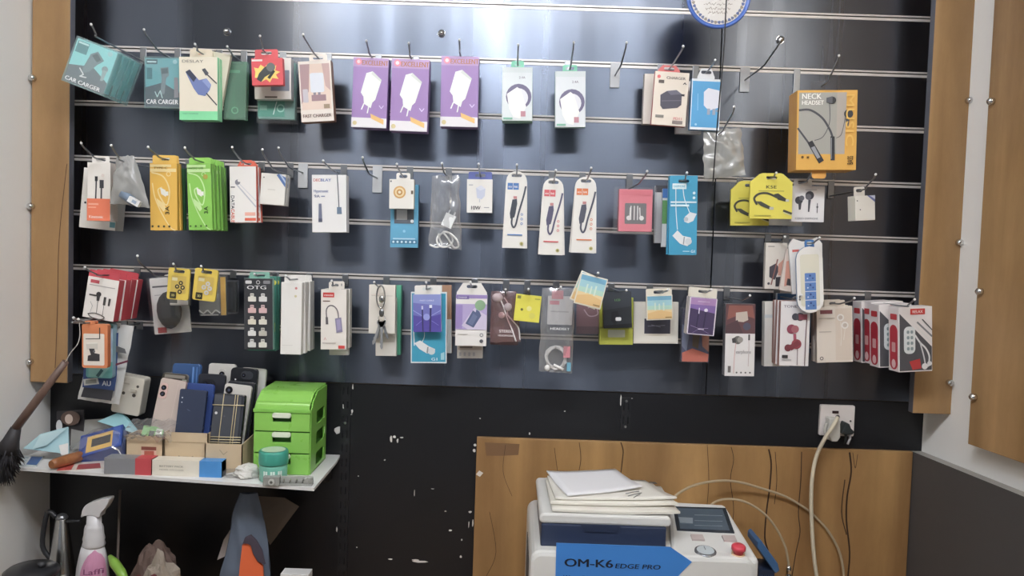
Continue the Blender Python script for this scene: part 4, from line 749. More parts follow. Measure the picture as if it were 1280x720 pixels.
# black box with yellow green base
pack('gadget_box','box','black box with a small white gadget printed on it',(756,367,791,363,753,412),.1,.02,'2e3238',[('p',[(.0,.0),(1,0),(1,.4),(0,.5)],'3a4048'),('p',[(.28,.55),(.5,.52),(.6,.75),(.4,.9),(.26,.8)],'23262b'),('rr',.42,.7,.62,.8,'eceeee',.04),('t','LCD',.5,.22,.06,'6fae5a',.2),('p',[(0,.92),(1,.88),(1,1),(0,1)],'1c1e22')],side='1f2227',tip=(785,363),row=5,hole=(.5,-.05),hk='wire hook holding the black gadget box')
pack('gadget_box','box','yellow green box showing under the black gadget box',(750,372,792,372,749,431),.07,.02,'c2c83a',[('rr',.25,.68,.76,.84,'d5dbc2',.03),('r',0,.62,1,.66,'9aa02e')],side='a4aa2e')
# white square card with dark label and picture card
pack('cable_pack','cable pack','large white square pack with a dark strip behind the picture card',(792,377,848,378,792,429),.07,.018,'e6e0d2',[('rr',.04,.04,.96,.96,'ece7da',.02),('r',.24,.4,.82,.76,'4c4c5c'),('l',[(.32,.58),(.7,.56)],.012,'9a9ab0'),('l',[(.4,.55),(.6,.6)],.012,'9a9ab0')],side='cbc5b6')
pack('picture_card','card','blue and sand picture card hanging over the large white square pack',(807,369,840,369,809,400),.11,.006,'e9e2d0',art_sky,hdr=(.0,.98,.27,'e6dfcc'),side='dcd6c4',tip=(835,362),row=5,hk='wire hook holding the picture card over the white square pack')
# purple cable box over reflective pack
art_pu = [('rr',.01,.01,.99,.99,'e6dde6',.03), ('r',.05,.02,.95,.97,'4c3f63'), ('p',[(.05,.02),(.95,.02),(.95,.4),(.05,.3)],'8a6cb0'), ('r',.05,.02,.95,.2,'b48cc0'), ('e',.62,.33,.065,'eeeaf6'), ('r',.36,.28,.39,.44,'eae4f0'), ('l',[(.36,.44),(.33,.82)],.04,'3b3150'), ('l',[(.62,.38),(.58,.82)],.05,'3b3150'), ('l',[(.12,.76),(.4,.82),(.75,.8)],.012,'b9a8cc'), ('l',[(.2,.95),(.45,.82),(.8,.94)],.01,'9a88b4'), ('l',[(.4,.84),(.6,.84)],.025,'f0e6f2'), ('r',.3,.1,.72,.12,'d5bfd8')]
pack('cable_box','box','purple cable card with a white dot under a cream header',(863,371,898,373,857,418),.12,.012,'4c3f63',art_pu,hdr=(.0,.96,.25,'e6e0d0'),side='e0dbd2',n=2,sp=.018,tip=(888,362),row=5,hL=.18,stack='purple cable card',hk='wire hook holding the purple cable cards')
pack('earphone_pack','earphone pack','shiny multicoloured pack with an orange foot under the purple cable card',(852,384,888,385,851,453),.07,.016,'clear',[('r',.03,.3,.97,.98,'5c5f80'),('p',[(.4,.3),(.7,.3),(.6,.75),(.4,.7)],'6a5a48'),('p',[(.7,.35),(.97,.3),(.97,.8),(.75,.7)],'b5765f'),('p',[(.03,.3),(.3,.4),(.2,.8),(.03,.7)],'8d97b4'),('p',[(.05,.82),(.4,.74),(.97,.84),(.95,.98),(.05,.98)],'dd7760')],kind='clear',side='5a5a72',hole=(.5,-.02))
# brown/white earphone box
art_eb = [('r',0,0,1,.41,'6b4a4e'), ('p',[(.1,.02),(.9,.02),(.98,.2),(.5,.14),(.05,.22)],'9a5f56'), ('p',[(.34,.12),(.72,.1),(.76,.22),(.6,.25),(.34,.24)],'cdbfb2'), ('p',[(0,.3),(.4,.22),(.6,.41),(0,.41)],'5a4248'), ('e',.72,.31,.13,'55586c'), ('r',0,.41,1,1,'e9e6e4'), ('e',.42,.5,.14,'6f6c68'), ('e',.5,.495,.1,'a09c96'), ('p',[(.22,.48),(.34,.46),(.36,.54),(.24,.54)],'4c4a4a'), ('l',[(.36,.54),(.32,.7),(.3,.96)],.02,'d9a9a4',1), ('l',[(.78,.42),(.8,.6),(.79,.86)],.018,'c9b4b0',1), ('r',.77,.42,.83,.5,'5a5656'), ('t','earphone',.62,.66,.05,'b4b0b0',.5), ('r',.1,.86,.2,.95,'77726e')]+[('e',.4+.15*i,.95,.03,'6a6866') for i in range(4)]
pack('earphone_box','box','tall box half brown and half white, with grey earphones',(908,380,945,380,905,470),.1,.02,'e9e6e4',art_eb,side='7b7b80',tip=(955,370),row=5,hole=(.45,-.06),hL=.17,hk='wire hook holding the tall brown and white earphone box')
# red earphone boxes
art_re = [('t','TONE',.1,.08,.04,'8a8086',.45,'l'), ('e',.5,.24,.12,'4a4a54'), ('e',.66,.24,.14,'57575f'), ('p',[(.6,.2),(.9,.2),(.9,.28),(.62,.29)],'9c4f5c'), ('e',.38,.43,.16,'96465a'), ('e',.5,.43,.13,'b06a72'), ('p',[(.44,.5),(.54,.5),(.56,.62),(.46,.62)],'b0566a'), ('e',.28,.72,.12,'7d3c44'), ('e',.56,.66,.17,'a04854'), ('p',[(.25,.7),(.6,.6),(.72,.66),(.4,.76)],'8a3f48'), ('l',[(.88,.28),(.86,.6),(.86,.99)],.03,'6a4a50'), ('l',[(.6,.72),(.6,.98)],.02,'6a4a50'), ('rr',.08,.83,.28,.88,'3a3638',.02), ('r',.08,.9,.4,.91,'a8a4a4')]
pack('earphone_box','box','white box picturing three dark red earphones',(976,376,1013,377,974,457),.12,.012,'e9e5e4',art_re,side='9c6a5e',n=3,sp=.019,tip=False,row=5,hole=(.5,-.03),stack='white box of dark red earphones',hk='wire hook holding the boxes of dark red earphones')
pack('earphone_box','box','plain white box at the back beside the dark red earphone boxes',(956,377,988,377,955,458),.064,.018,'e6e3da',[('r',.5,.9,.7,.96,'c9b84a'),('r',.0,.2,.5,.25,'cfd6d6')],side='dad6cc')
pack('earphone_box','box','box with a blue top rising behind the dark red earphone boxes',(971,366,1014,368,970,440),.03,.012,'3f78b4',[('e',.52,.1,.1,'dfe8f0'),('e',.52,.1,.06,'3f78b4'),('r',.75,.08,.95,.11,'8fb4d6')],side='c9d0d6')
art_bg = [('r',.1,.06,.44,.13,'8a4f54'), ('r',.52,.04,.96,.96,'e2d3c2'), ('e',.66,.2,.1,'f2ede6'), ('e',.78,.34,.1,'f2ede6'), ('e',.66,.2,.06,'d0c2b4'), ('e',.78,.34,.06,'d0c2b4'), ('l',[(.66,.28),(.68,.5),(.66,.7)],.015,'f2ece2'), ('l',[(.78,.4),(.74,.6)],.015,'f2ece2'), ('r',.06,.2,.5,.215,'c4b8ac'), ('r',.06,.44,.4,.455,'c4b8ac'), ('e',.12,.92,.05,'6a6058'), ('e',.12,.92,.03,'e6dccf')]
pack('earphone_box','box','beige box with white earphones beside the red and white boxes',(1021,384,1066,382,1021,454),.1,.012,'e8ddcf',art_bg,hdr=(.22,.8,.09,'d9cdbc'),side='d5c9ba',n=2,sp=.022,tip=(1073,373),row=5,hL=.19,stack='beige earphone box',hk='wire hook holding the beige earphone boxes')
art_rs = [('p',[(.02,.1),(.98,.62),(.98,.98),(.02,.98)],'55555a'), ('rr',.34,.03,.78,.12,'cf3a35',.01), ('t','RELAX',.56,.075,.045,'f2dcd8',.3), ('l',[(.55,.24),(.98,.46)],.05,'8a8a8c'), ('l',[(.5,.3),(.98,.56)],.03,'e6e4e2'), ('l',[(.7,.2),(.98,.36)],.03,'55555a'), ('p',[(.3,.84),(.62,.8),(.66,.95),(.4,.97)],'c23b3c'), ('rr',.14,.3,.48,.72,'e2e6e6',.14), ('l',[(.48,.44),(.62,.55),(.8,.65),(.9,.78),(.86,.92)],.05,'e6e6e6',1), ('l',[(.62,.55),(.72,.74),(.78,.9)],.04,'d6d6d8',1), ('e',.76,.92,.09,'eceaea'), ('e',.9,.88,.07,'e4e4e6')]
for r_ in range(4):
    for c_ in range(2): art_rs.append(('rr',.22+c_*.11,.36+r_*.085,.3+c_*.11,.41+r_*.085,'8fa0a2',.03))
rs = pack('earphone_box','box','red, white and grey earphone box in front, nearest the oak board',(1120,383,1164,384,1125,464),.15,.036,'ece6e4',art_rs,side='e6dedd',tip=(1132,374),row=5,hole=(.1,-.02),hL=.2,yaw=5,jit=.8,bottom='cfcbc8',hk='wire hook holding the red and white earphone boxes')
M, w, h = frame((1120,383,1164,384,1125,464),.15)
m = MB(); x_ = -w/2-.0004
def onside(pts, mt, k): b = m.addv([(x_-.0001*k, p[0], p[1]) for p in pts]); m.face(range(b, b+len(pts)), mt)
onside(rr(.004,h*.03,.031,h*.72,.0125), mat('b8283a'), 1); onside(rr(.006,h*.8,.029,h*.89,.002), mat('c93a42'), 1); onside(rr(.011,h*.3,.024,h*.45,.002), mat('d9a8a8'), 2); onside(ell(.0175,h*.12,.007,.009), mat('e6c4c4'), 2)
m.build('spine_print', rs, solid=False)
M0 = rs.matrix_world.copy(); k0 = 'red and white earphone box'
for i, (dy, dx, dz) in enumerate(((.046,-.019,.002),(.084,-.021,.005),(.125,-.03,.004))):
    dy = min(dy, .105); copy_tree(rs, Matrix.Translation((dx, [.044,.075,.1][i], dz)) @ M0, f"{k0}, {ORD[i]} from the front, showing its red spine")
rs['group'] = 'red and white earphone boxes'

# ---------------- low cluster beside the oak board (groove 6)
op = pack('gadget_pack','blister pack','orange blister pack with a black gadget on a white card',(103,405,135,405,102,460),.17,.012,'e08550',[('rr',.06,.22,.88,.94,'e9dfd2',.05),('r',.2,.42,.62,.56,'eee9df'),('p',[(.16,.46),(.62,.44),(.62,.58),(.2,.58)],'d5cfc4'),('r',.68,.08,.72,.34,'3a3230'),('l',[(.16,.34),(.7,.33)],.03,'55504c'),('p',[(.28,.56),(.5,.56),(.5,.66),(.7,.68),(.7,.84),(.22,.84),(.24,.72),(.36,.7)],'3a393c'),('e',.48,.62,.05,'6a6a6c')],side='c9703e',hole=(.3,-.03),tip=False,row=6,hL=.21,kind='card',rad=.09,hk='wire hook holding the orange blister pack')
pack('gadget_pack','blister pack','teal and white blister pack behind the orange one',(109,403,142,404,107,472),.12,.016,'5fa8a4',[('p',[(.1,.3),(.9,.2),(.9,.8),(.6,.98),(.1,.98)],'7fb9b4'),('l',[(.45,.96),(.6,.86)],.12,'2f5f66'),('p',[(.75,.05),(1,.1),(1,.7),(.85,.7)],'a9c4d9')],side='8fb4c4',kind='card',rad=.1)
pb = blob_bag('accessory_pouch','pouch','white and navy plastic pouch with an AU mark, hanging lowest by the oak board',(120,404,168,407,149,506,97,499),.09,.012,mat('dcdcd8',.3),21,.0025,part='pouch_body')
m = MB()
def onp(pts, y, mt):
    q_ = [W(a, b, y) for a, b in pts]; b0 = m.addv(q_); m.face(range(b0, b0+len(q_)), mt)
onp([(110,418),(148,416),(146,470),(143,489),(103,484),(106,440)], .1065, mat('2f4a80')); onp([(105,484),(142,488),(139,501),(101,496)], .1067, mat('3a3b42')); onp([(104,474),(122,472),(124,480),(105,482)], .107, mat('c9cbc6')); onp([(107,475),(120,474),(121,479),(107,480)], .1072, mat('8f938c'))
onp([(143,455),(160,450),(160,452.5),(142,458)], .1072, mat('7a3348')); onp([(145,432),(156,436),(158,442),(144,440)], .1072, mat('6b6d70'))
p = W(133,479,.1075); text(m, 'AU', p.x, p.z, .011, mat('d5dbe4'), p.y, .018)
o = m.build('printed_design', pb, solid=False); o.matrix_parent_inverse = pb.matrix_world.inverted()
hook(W(150,409,.088), 6, None, 'wire hook holding the white and navy pouch', L=.14)
# ================================================================== shelf and what stands on it
fr = onz(392.5, 610, ZS); fl = onz(2, 583, ZS); bk = onz(421, 576, ZS)
m = MB(); TH = .006
out = [(fl.x+.004, fl.y), (fr.x, fr.y), (bk.x, bk.y), (bk.x-.004, -.002), (XL+.003, -.002)]
for q in out: pass
b = m.addv([(x, y, ZS) for x, y in out]+[(x, y, ZS-TH) for x, y in out]); n = len(out)
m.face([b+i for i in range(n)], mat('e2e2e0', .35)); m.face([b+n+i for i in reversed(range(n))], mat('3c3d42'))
for i in range(n): m.face((b+i, b+n+i, b+n+(i+1) % n, b+(i+1) % n), mat('d8d8d6', .4))
sh = empty('wall_shelf', Matrix.Translation((0, 0, 0))); m.build('shelf_board', sh); tag(sh, 'thin white shelf on black brackets holding phones and the green drawer unit', 'shelf')
for px in (429, 130):
    x = W(px, 600, 0).x - (.03 if px > 400 else 0); m = MB()
    m.prism([[(0, 0), (.13, 0), (.13, -.008), (.02, -.05), (0, -.05)]], -.004, .004, mat('25262a'))
    m.xf(Matrix.Translation((x, -.003, ZS-TH)) @ Matrix.Rotation(-math.pi/2, 4, 'Z')); m.build('bracket', sh)
# counter below the picture that carries the machine and the bottles
m = MB(); m.box(XL+.004, XR-.03, -.62, -.016, ZC-.03, ZC, OAK); m.build
ct = empty('counter', Matrix.Translation((0, -.3, 0))); o = m.build('worktop', ct, .002); o.location = (0, .3, 0)
m = MB(); m.box(XL+.03, XR-.06, -.58, -.03, 0, ZC-.03, mat('4a3a2c')); o = m.build('cupboard_body', ct); o.location = (0, .3, 0)
tag(ct, 'oak counter under the shelf and the white machine', 'counter')

def place(root_name, label, cat, x, y, z, rz=0, grp=None):
    r = empty(root_name, Matrix.Translation((x, y, z)) @ Matrix.Rotation(math.radians(rz), 4, 'Z')); tag(r, label, cat, grp); return r

# ---- green drawer unit
dG = .165; x0 = W(316, 560, dG).x; x1 = W(388, 560, dG).x; z1 = W(350, 479, .06).z - ZS; gw = x1-x0
x0p = x0; g = place('drawer_unit', 'bright green plastic drawer unit on the white shelf end', 'drawer unit', (x0+x1)/2, -dG, ZS)
G1, G2, G3 = mat('7ac03c', .3), mat('86c846', .28), mat('3f861c', .35); H = z1; dp = .13  # last green darkened to paint recess shade into notches and inner floors
zl = W(350, 512, dG).z - ZS                                 # lid's front lip
m = MB(); t = .003
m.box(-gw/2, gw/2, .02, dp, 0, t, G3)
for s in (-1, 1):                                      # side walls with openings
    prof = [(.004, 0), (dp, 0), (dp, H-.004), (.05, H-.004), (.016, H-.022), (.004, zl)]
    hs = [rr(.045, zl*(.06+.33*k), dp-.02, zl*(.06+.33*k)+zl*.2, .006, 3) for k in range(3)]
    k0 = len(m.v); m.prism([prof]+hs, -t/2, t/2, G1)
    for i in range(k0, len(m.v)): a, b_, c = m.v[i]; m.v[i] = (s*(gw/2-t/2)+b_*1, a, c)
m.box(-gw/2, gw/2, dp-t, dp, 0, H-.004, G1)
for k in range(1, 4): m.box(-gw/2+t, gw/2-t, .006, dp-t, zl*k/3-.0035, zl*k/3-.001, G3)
m.build('casing', g, .0008)
m = MB()                                              # curved hinged lid
pr = [(.0, zl), (.004, zl+.012), (.014, H-.02), (.03, H-.007), (.05, H-.002), (dp, H)]
pr = smooth(pr, 4); 
lo = [(a+.002, c-.004) for a, c in reversed(pr)]
k0 = len(m.v); m.prism([pr+lo], -gw/2+.0035, gw/2-.0035, G2)
for i in range(k0, len(m.v)): a, b_, c = m.v[i]; m.v[i] = (b_, a, c)
m.build('lid', g)
m = MB(); m.box(-gw/2, gw/2, -.003, .004, zl-.006, zl+.001, G1); m.build('front_rail', g, .001)
for k, lb in ((2, 'topmost'), (1, 'middle'), (0, 'lowest')):
    za, zb_ = zl*k/3+.0006, zl*(k+1)/3-(.007 if k == 2 else .0022); m = MB(); hw = gw*.16; zn = zb_-(zb_-za)*.5
    front = [(-gw/2+.002, za), (gw/2-.002, za), (gw/2-.002, zb_), (hw, zb_), (hw, zn), (-hw, zn), (-hw, zb_), (-gw/2+.002, zb_)]
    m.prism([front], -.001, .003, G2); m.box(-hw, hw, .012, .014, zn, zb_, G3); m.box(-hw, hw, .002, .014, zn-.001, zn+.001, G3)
    m.box(-gw/2+.006, gw/2-.006, .003, dp-.01, za+.001, za+.003, G3)
    d_ = m.build('drawer', g, .0006)
    m = MB(); m.prism([rr(-hw, zb_-.009, hw, zb_+.001, .004)], -.006, .0, mat('dfe6cf', .3)); m.build('handle', d_, .0008)

# ---- phones
def phone(label, q, d, col, cam=None, tilt=9, t=.009, yaw=0, side=None, extra=(), grp=None, rad=.11):
    M, w, h = frame(q, d, yaw, -tilt)
    r = empty('mobile_phone', M); tag(r, label, 'phone', grp)
    m = MB(); m.prism([rr(-w/2, 0, w/2, h, rad*w)], 0, t, mat(col, .18), mat(side or col, .25)); m.build('back_shell', r, .0012)
    if cam:
        x, z, cw, ch, cc, lens = cam; m = MB()
        m.prism([rr((x-.5)*w-cw*w/2, (1-z)*h-ch*h/2, (x-.5)*w+cw*w/2, (1-z)*h+ch*h/2, cw*w*.35)], -.0018, .0002, mat(cc, .2)); c_ = m.build('camera_bump', r)
        for k, (lx, lz, lr) in enumerate(lens):
            m = MB(); m.lathe([(lr*w, -.0034), (lr*w*1.1, -.0026), (lr*w*1.1, -.0016)], ((lx-.5)*w, 0, (1-lz)*h), mat('1c1c22', .12), 14, 'Y'); m.lathe([(lr*w*.45, -.0036), (1e-6, -.0036)], ((lx-.5)*w, 0, (1-lz)*h), mat('4a4f60', .1), 12, 'Y'); m.build('lens', c_)
    if extra: draw(extra, w, h, r, 0, 'back_marks', 'back_lettering')
    return r
phone('rose gold phone leaning on the left end of the phone row',(198,472,230,478,184,568),.145,'c9b8ae',(.2,.16,.3,.2,'d9b9b0',((.2,.12,.09),(.2,.2,.09))),8,side='bfa09a',extra=[('r',.7,.05,.71,.95,'d9c4be')])
phone('dark navy phone standing in the cardboard tray beside the rose gold phone',(224,487,258,489,216,568),.155,'3a435a',None,7,side='2a334c',extra=[('e',.13,.13,.025,'cfd3da'),('e',.13,.2,.022,'cfd3da'),('l',[(.36,.3),(.46,.32)],.02,'56607c')],rad=.06)
phone('royal blue phone showing at the edge behind the dark navy phone',(227,479,266,481,222,566),.135,'3b5290',(.09,.06,.1,.04,'2a3c74',((.09,.06,.03),)),7,side='3a58a8')
bp = phone('black phone bound with cream rubber bands at the front of the tray',(267,492,305,495,261,572),.155,'3d4048',None,6,t=.013,side='2f3138',extra=[('p',[(.02,.02),(.9,.02),(.9,.98),(.02,.98)],'474b54'),('e',.12,.3,.045,'d9d9dc'),('e',.4,.34,.03,'5a5a66')],rad=.06)
M, w, h = frame((267,492,305,495,261,572),.155,0,-6)
m = MB()
for z in (.82, .33, .29, .25): m.tube([(-w/2-.001, -.0016, h*z), (w*.2, -.0022, h*(z+.02)), (w/2+.001, -.0014, h*(z+.03))], .0011, 'cfc09a', 6)
for x in (-.2, .18, .26): m.tube([(w*x, -.0018, .001), (w*(x+.01), -.0024, h*.5), (w*(x+.02), -.0016, h)], .0009, 'c9b88e', 6)
m.build('rubber_band', bp)
phone('white phone with one round camera behind the rubber banded phone',(281,480,315,483,268,566),.13,'d3cfc8',(.2,.1,.2,.13,'c9c5be',((.2,.09,.12),)),7,side='b9b5ad')
phone('bright blue phone at the back, tallest behind the navy phones',(214,454,249,456,212,545),.085,'3a5c8e',None,5,side='3c6cae',extra=[('r',.72,.04,.78,.96,'5f8fd0'),('r',.86,.04,.9,.96,'4a7cc0')])
phone('dark bronze phone peeping out behind the rose gold phone',(201,466,233,469,196,545),.105,'4a443e',None,6,side='8f877a',extra=[('r',.1,.02,.9,.07,'8d867c'),('r',.8,.08,.98,.6,'9aa08c')])
phone('black phone with small bright lenses behind the royal blue phone',(246,467,280,469,244,550),.105,'30323a',(.4,.16,.5,.16,'26272d',((.3,.14,.05),(.5,.14,.05))),6,extra=[('e',.32,.24,.03,'d9b9b0'),('e',.55,.22,.03,'b9c9d9')])
phone('white phone with a centred camera at the very back of the row',(259,454,293,456,257,545),.075,'cfccc6',(.52,.14,.2,.14,'bfbcb6',((.52,.14,.09),)),5,side='bdbab4')
phone('black phone with a wide camera bar at the back near the drawer unit',(287,459,321,462,283,545),.09,'26282d',(.62,.1,.46,.12,'3a3d44',((.5,.1,.06),)),5,extra=[('e',.2,.17,.03,'e6e6e8')],rad=.15)
phone('white rimmed phone edge showing between the black phone and drawer unit',(300,459,331,462,296,545),.065,'d5d3cd',None,5,side='dcdad4')
phone('dark grey phone right behind the white phone with one camera',(284,476,318,479,276,560),.115,'35373d',None,6)

# ---- cardboard trays in front of the phones
KB, KB2 = mat('cdb591', .75), mat('b79d78', .8)
def tray(label, xa, xb, ytop, d, depth, hside=None, marks=()):
    a = W(xa, 560, d).x; c = W(xb, 560, d).x; z = W((xa+xb)/2, ytop, d).z-ZS; w = c-a; hs = hside or z
    r = place('cardboard_tray', label, 'cardboard box', (a+c)/2, -d, ZS, 0, 'cardboard trays on the shelf'); m = MB(); t = .002
    m.box(-w/2, w/2, 0, depth, 0, t, KB2); m.box(-w/2, w/2, 0, t, 0, z, KB); m.box(-w/2, w/2, depth-t, depth, 0, hs, KB2)
    for s in (-1, 1):
        x = s*(w/2-t/2); bq = m.addv([(x-t/2, 0, 0), (x+t/2, 0, 0), (x+t/2, depth, 0), (x-t/2, depth, 0), (x-t/2, 0, z), (x+t/2, 0, z), (x+t/2, depth, hs), (x-t/2, depth, hs)])
        for q in ((0,1,5,4),(1,2,6,5),(2,3,7,6),(3,0,4,7),(4,5,6,7),(3,2,1,0)): m.face([bq+i for i in q], KB)
    m.build('carton', r)
    if marks: draw(marks, w, z, r)
    return r
tray('cream cardboard tray under the green and white packet',157,204,545,.172,.05,marks=[('rr',.42,.3,.82,.8,'d9b9a4',.03),('r',.5,.42,.76,.66,'b5624e'),('r',.42,.3,.82,.4,'8a4a3c')])
tray('cream cardboard tray holding the navy phones',205,260,541,.168,.1,marks=[('e',.5,.66,.2,'8f8064',.05),('l',[(.34,.6),(.5,.72),(.66,.6)],.02,'6f624c'),('r',.0,.24,1,.25,'a58c66')])
tray('cream cardboard tray holding the rubber banded phone, beside the drawer unit',256,303,555,.176,.11,hside=.07,marks=[('l',[(.4,.2),(.5,.35),(.6,.25)],.02,'a89474')])

# ---- long boxes at the shelf edge
def longbox(name, label, xa, xb, yt, d, t, parts, rz=0, cat='box'):
    a = W(xa, 585, d); c = W(xb, 585, d); w = c.x-a.x; z = W((xa+xb)/2, yt, d).z-ZS
    r = place(name, label, cat, (a.x+c.x)/2, -d, ZS, rz); 
    m = MB(); m.box(-w/2, w/2, 0, t, 0, z, mat(parts[0][2])); m.build('box_body', r, .0006)
    for u0, u1, col in parts[1:]:
        m = MB(); m.box((u0-.5)*w, (u1-.5)*w, -.0004, t+.0004, -.0001, z+.0004, mat(col)); m.build('printed_band', r)
    return r, w, z
r, w, z = longbox('carton_box','white carton with a blue end lying at the shelf edge',190,277,576,.2,.03,[(0,1,'e0d9c9'),(.68,1,'3f8fd4')])
m = MB(); text(m, 'BATTERY PACK', -w*.22, z*.62, .0035, mat('8a8474'), -.0006, w*.34); text(m, 'MODEL 3.7V LI-ION', -w*.22, z*.4, .0025, mat('9a9484'), -.0006, w*.34); m.build('printed_lettering', r, solid=False)
longbox('carton_box','grey carton with a red end lying on the shelf beside the white carton',130,189,573,.2,.03,[(0,1,'83858a'),(.66,1,'c4444c')])
# ---- jar, tissue, adapter, cable pouch
c = W(342, 575, .205); zj = W(342, 562, .205).z-ZS; rj = (W(360,575,.205).x-W(324,575,.205).x)/2
j = place('cream_jar', 'teal lidded jar in front of the green drawer unit', 'jar', c.x, -.205, ZS)
m = MB(); m.lathe([(rj*.8, 0), (rj*.93, .003), (rj*.95, zj*.5), (rj*.9, zj*.62)], (0,0,0), mat('6fc0aa', .2), 28); m.build('jar_body', j)
m = MB(); m.lathe([(rj*.98, zj*.56), (rj, zj*.6), (rj, zj*.94), (rj*.93, zj)], (0,0,0), mat('2f9a86', .3), 32); m.lathe([(rj*.8, zj+.0005), (1e-6, zj+.0005)], (0,0,0), mat('b9d0b4', .4), 24); m.build('jar_lid', j)
m = MB()
for k in range(9):
    a0 = math.radians(-115+10*k*1.0); a1 = a0+math.radians(8); rr_ = rj*.965
    if k % 3 != 2: m.face([m.addv([(rr_*math.cos(a0), rr_*math.sin(a0), zj*.2), (rr_*math.cos(a1), rr_*math.sin(a1), zj*.2), (rr_*math.cos(a1), rr_*math.sin(a1), zj*.4), (rr_*math.cos(a0), rr_*math.sin(a0), zj*.4)])+i for i in range(4)], mat('d9efe4'))
m.build('printed_label', j, solid=False)
def lump(name, label, cat, c, sx, sy, sz, mt, seed, amp=.3, part='crumpled_body'):
    r = place(name, label, cat, c[0], c[1], c[2]); m = MB()
    def fn(u, v):
        a = 2*math.pi*u; p = math.pi*v; d_ = Vector((math.sin(p)*math.cos(a), math.sin(p)*math.sin(a), math.cos(p)))
        k = 1+amp*noise.noise(d_*1.9+Vector((seed,0,0)))+amp*.6*noise.noise(d_*4.3+Vector((0,seed,0))); d_ = d_*k
        return Vector((d_.x*sx, d_.y*sy, max(0, d_.z*sz+sz*.75)))
    m.quadgrid(fn, 26, 16, mt, False); m.build(part, r, weld=True); return r
c = W(308, 582, .19); lump('crumpled_tissue','crumpled white tissue between the cardboard tray and the teal jar','tissue',(c.x,-.19,ZS),.026,.02,.015,mat('d9d6cf',.8),3)
c = onz(295, 596, ZS); b0 = lump('earphone_pouch','small clear pouch with a white and black cable at the shelf edge','pouch',(c.x,c.y+.006,ZS),.034,.018,.008,BAG,8,.2,'bag_film')
m = MB(); m.tube(smooth([(-.02,-.004,.003),(-.008,.004,.004),(.006,-.006,.004),(.014,.002,.004),(.004,.006,.005)],5), .0022, 'ecebe6', 6); m.tube([(.01,-.006,.004),(.028,-.002,.005)], .003, '2f3136', 6); m.build('cable', b0)
c = W(360, 602, .236); a0 = place('clear_connector', 'grey clear plastic connector lying at the shelf corner', 'connector', c.x, -.232, ZS, 5)
m = MB(); CG = mat('8f908a', .25); m.box(-.047, -.016, -.008, .008, 0, .018, CG); m.box(-.016, .046, -.006, .008, 0, .004, CG); m.box(-.016, .046, .004, .008, .004, .016, mat('a3a49d',.25)); m.box(.03, .046, -.006, .008, .004, .014, CG); m.build('housing', a0, .001)
m = MB(); m.lathe([(.006,-.0135),(.006,-.008)], (-.03,0,.009), mat('b9bab4',.2), 14, 'Y'); m.lathe([(.0028,-.0138),(1e-6,-.0138)], (-.03,0,.009), mat('55564f'), 12, 'Y'); m.build('socket_ring', a0)
m = MB()
for k in range(4): m.tube([(-.01+.012*k,0,.004),(-.008+.012*k,-.002,.012)], .0015, STEEL, 6)
m.build('pins', a0)

# ---- left end of the shelf: envelope, cards, box in a bag, sticks
def sheet(name, label, cat, pts, mt, t=.0015, part='sheet', y_off=0):
    """thin solid sheet through 3D corner points"""
    P = [Vector(p) for p in pts]; o = sum(P, Vector())/len(P); o.z = min(p.z for p in P); r = empty(name, Matrix.Translation(o)); tag(r, label, cat); m = MB()
    nrm = (P[1]-P[0]).cross(P[2]-P[0]).normalized()
    b = m.addv([p-o for p in P]+[p-o+nrm*t for p in P]); n = len(P)
    m.face([b+i for i in range(n)], mt); m.face([b+n+i for i in reversed(range(n))], mt)
    for i in range(n): m.face((b+i, b+n+i, b+n+(i+1) % n, b+(i+1) % n), mt)
    m.build(part, r); return r, o
LB = mat('a9d3dc', .5)
q = [W(30,561,.125), W(87,568,.125), W(86,534,.10), W(52,543,.11)]
q[0].z = max(q[0].z, ZS+.001); q[1].z = max(q[1].z, ZS+.001)
r, o = sheet('paper_envelope','pale blue folded envelope leaning at the left end of the shelf','envelope',q,LB,.004)
m = MB(); A = [W(52,543,.1105), W(86,534,.1005), W(60,556,.124), W(42,561,.127)]; b_ = m.addv([p-o+Vector((0,-.0045,0)) for p in A]); m.face([b_+i for i in range(4)], mat('bfe0e6',.5)); m.build('flap', r, solid=False)
m = MB(); A = [W(75,556,.121), W(87,553,.118), W(87,568,.127), W(78,568,.127)]; b_ = m.addv([p-o+Vector((0,-.0045,0)) for p in A]); m.face([b_+i for i in range(4)], mat('e4e2df',.5)); m.build('paper_patch', r, solid=False)
def flatcard(name, label, cat, px, h, cols, t=.002, rng=()):
    P = [onz(a, b, ZS+h) for a, b in px]; o = sum(P, Vector())/4; o.z = ZS+h; r = empty(name, Matrix.Translation(o)); tag(r, label, cat)
    m = MB(); b = m.addv([p-o for p in P]+[p-o+Vector((0,0,t)) for p in P])
    for qd in ((0,1,2,3),(4,5,6,7),(0,1,5,4),(1,2,6,5),(2,3,7,6),(3,0,4,7)): m.face([b+i for i in qd], mat(cols[0],.4))
    m.build('card', r, .0004)
    def L(u, v): return (P[0]*(1-u)+P[1]*u)*(1-v)+(P[3]*(1-u)+P[2]*u)*v-o+Vector((0,0,t))
    if rng:
        m = MB()
        for k, (u0, v0, u1, v1, c_) in enumerate(rng):
            e = Vector((0,0,.0002+.0001*k)); b = m.addv([L(u0,v0)+e, L(u1,v0)+e, L(u1,v1)+e, L(u0,v1)+e]); m.face([b+i for i in range(4)], mat(c_))
        m.build('printed_design', r, solid=False)
    return r
flatcard('printed_card','pale printed card with a blue corner lying below the blue envelope','card',((12,570),(55,572),(46,584),(6,581)),.0,('c9cfcf',),.003,((.66,.1,.98,.95,'3a64a0'),(.08,.2,.6,.34,'8fa4ac'),(.08,.5,.6,.62,'a4b4ba'),(.08,.72,.4,.86,'e6e6e2')))
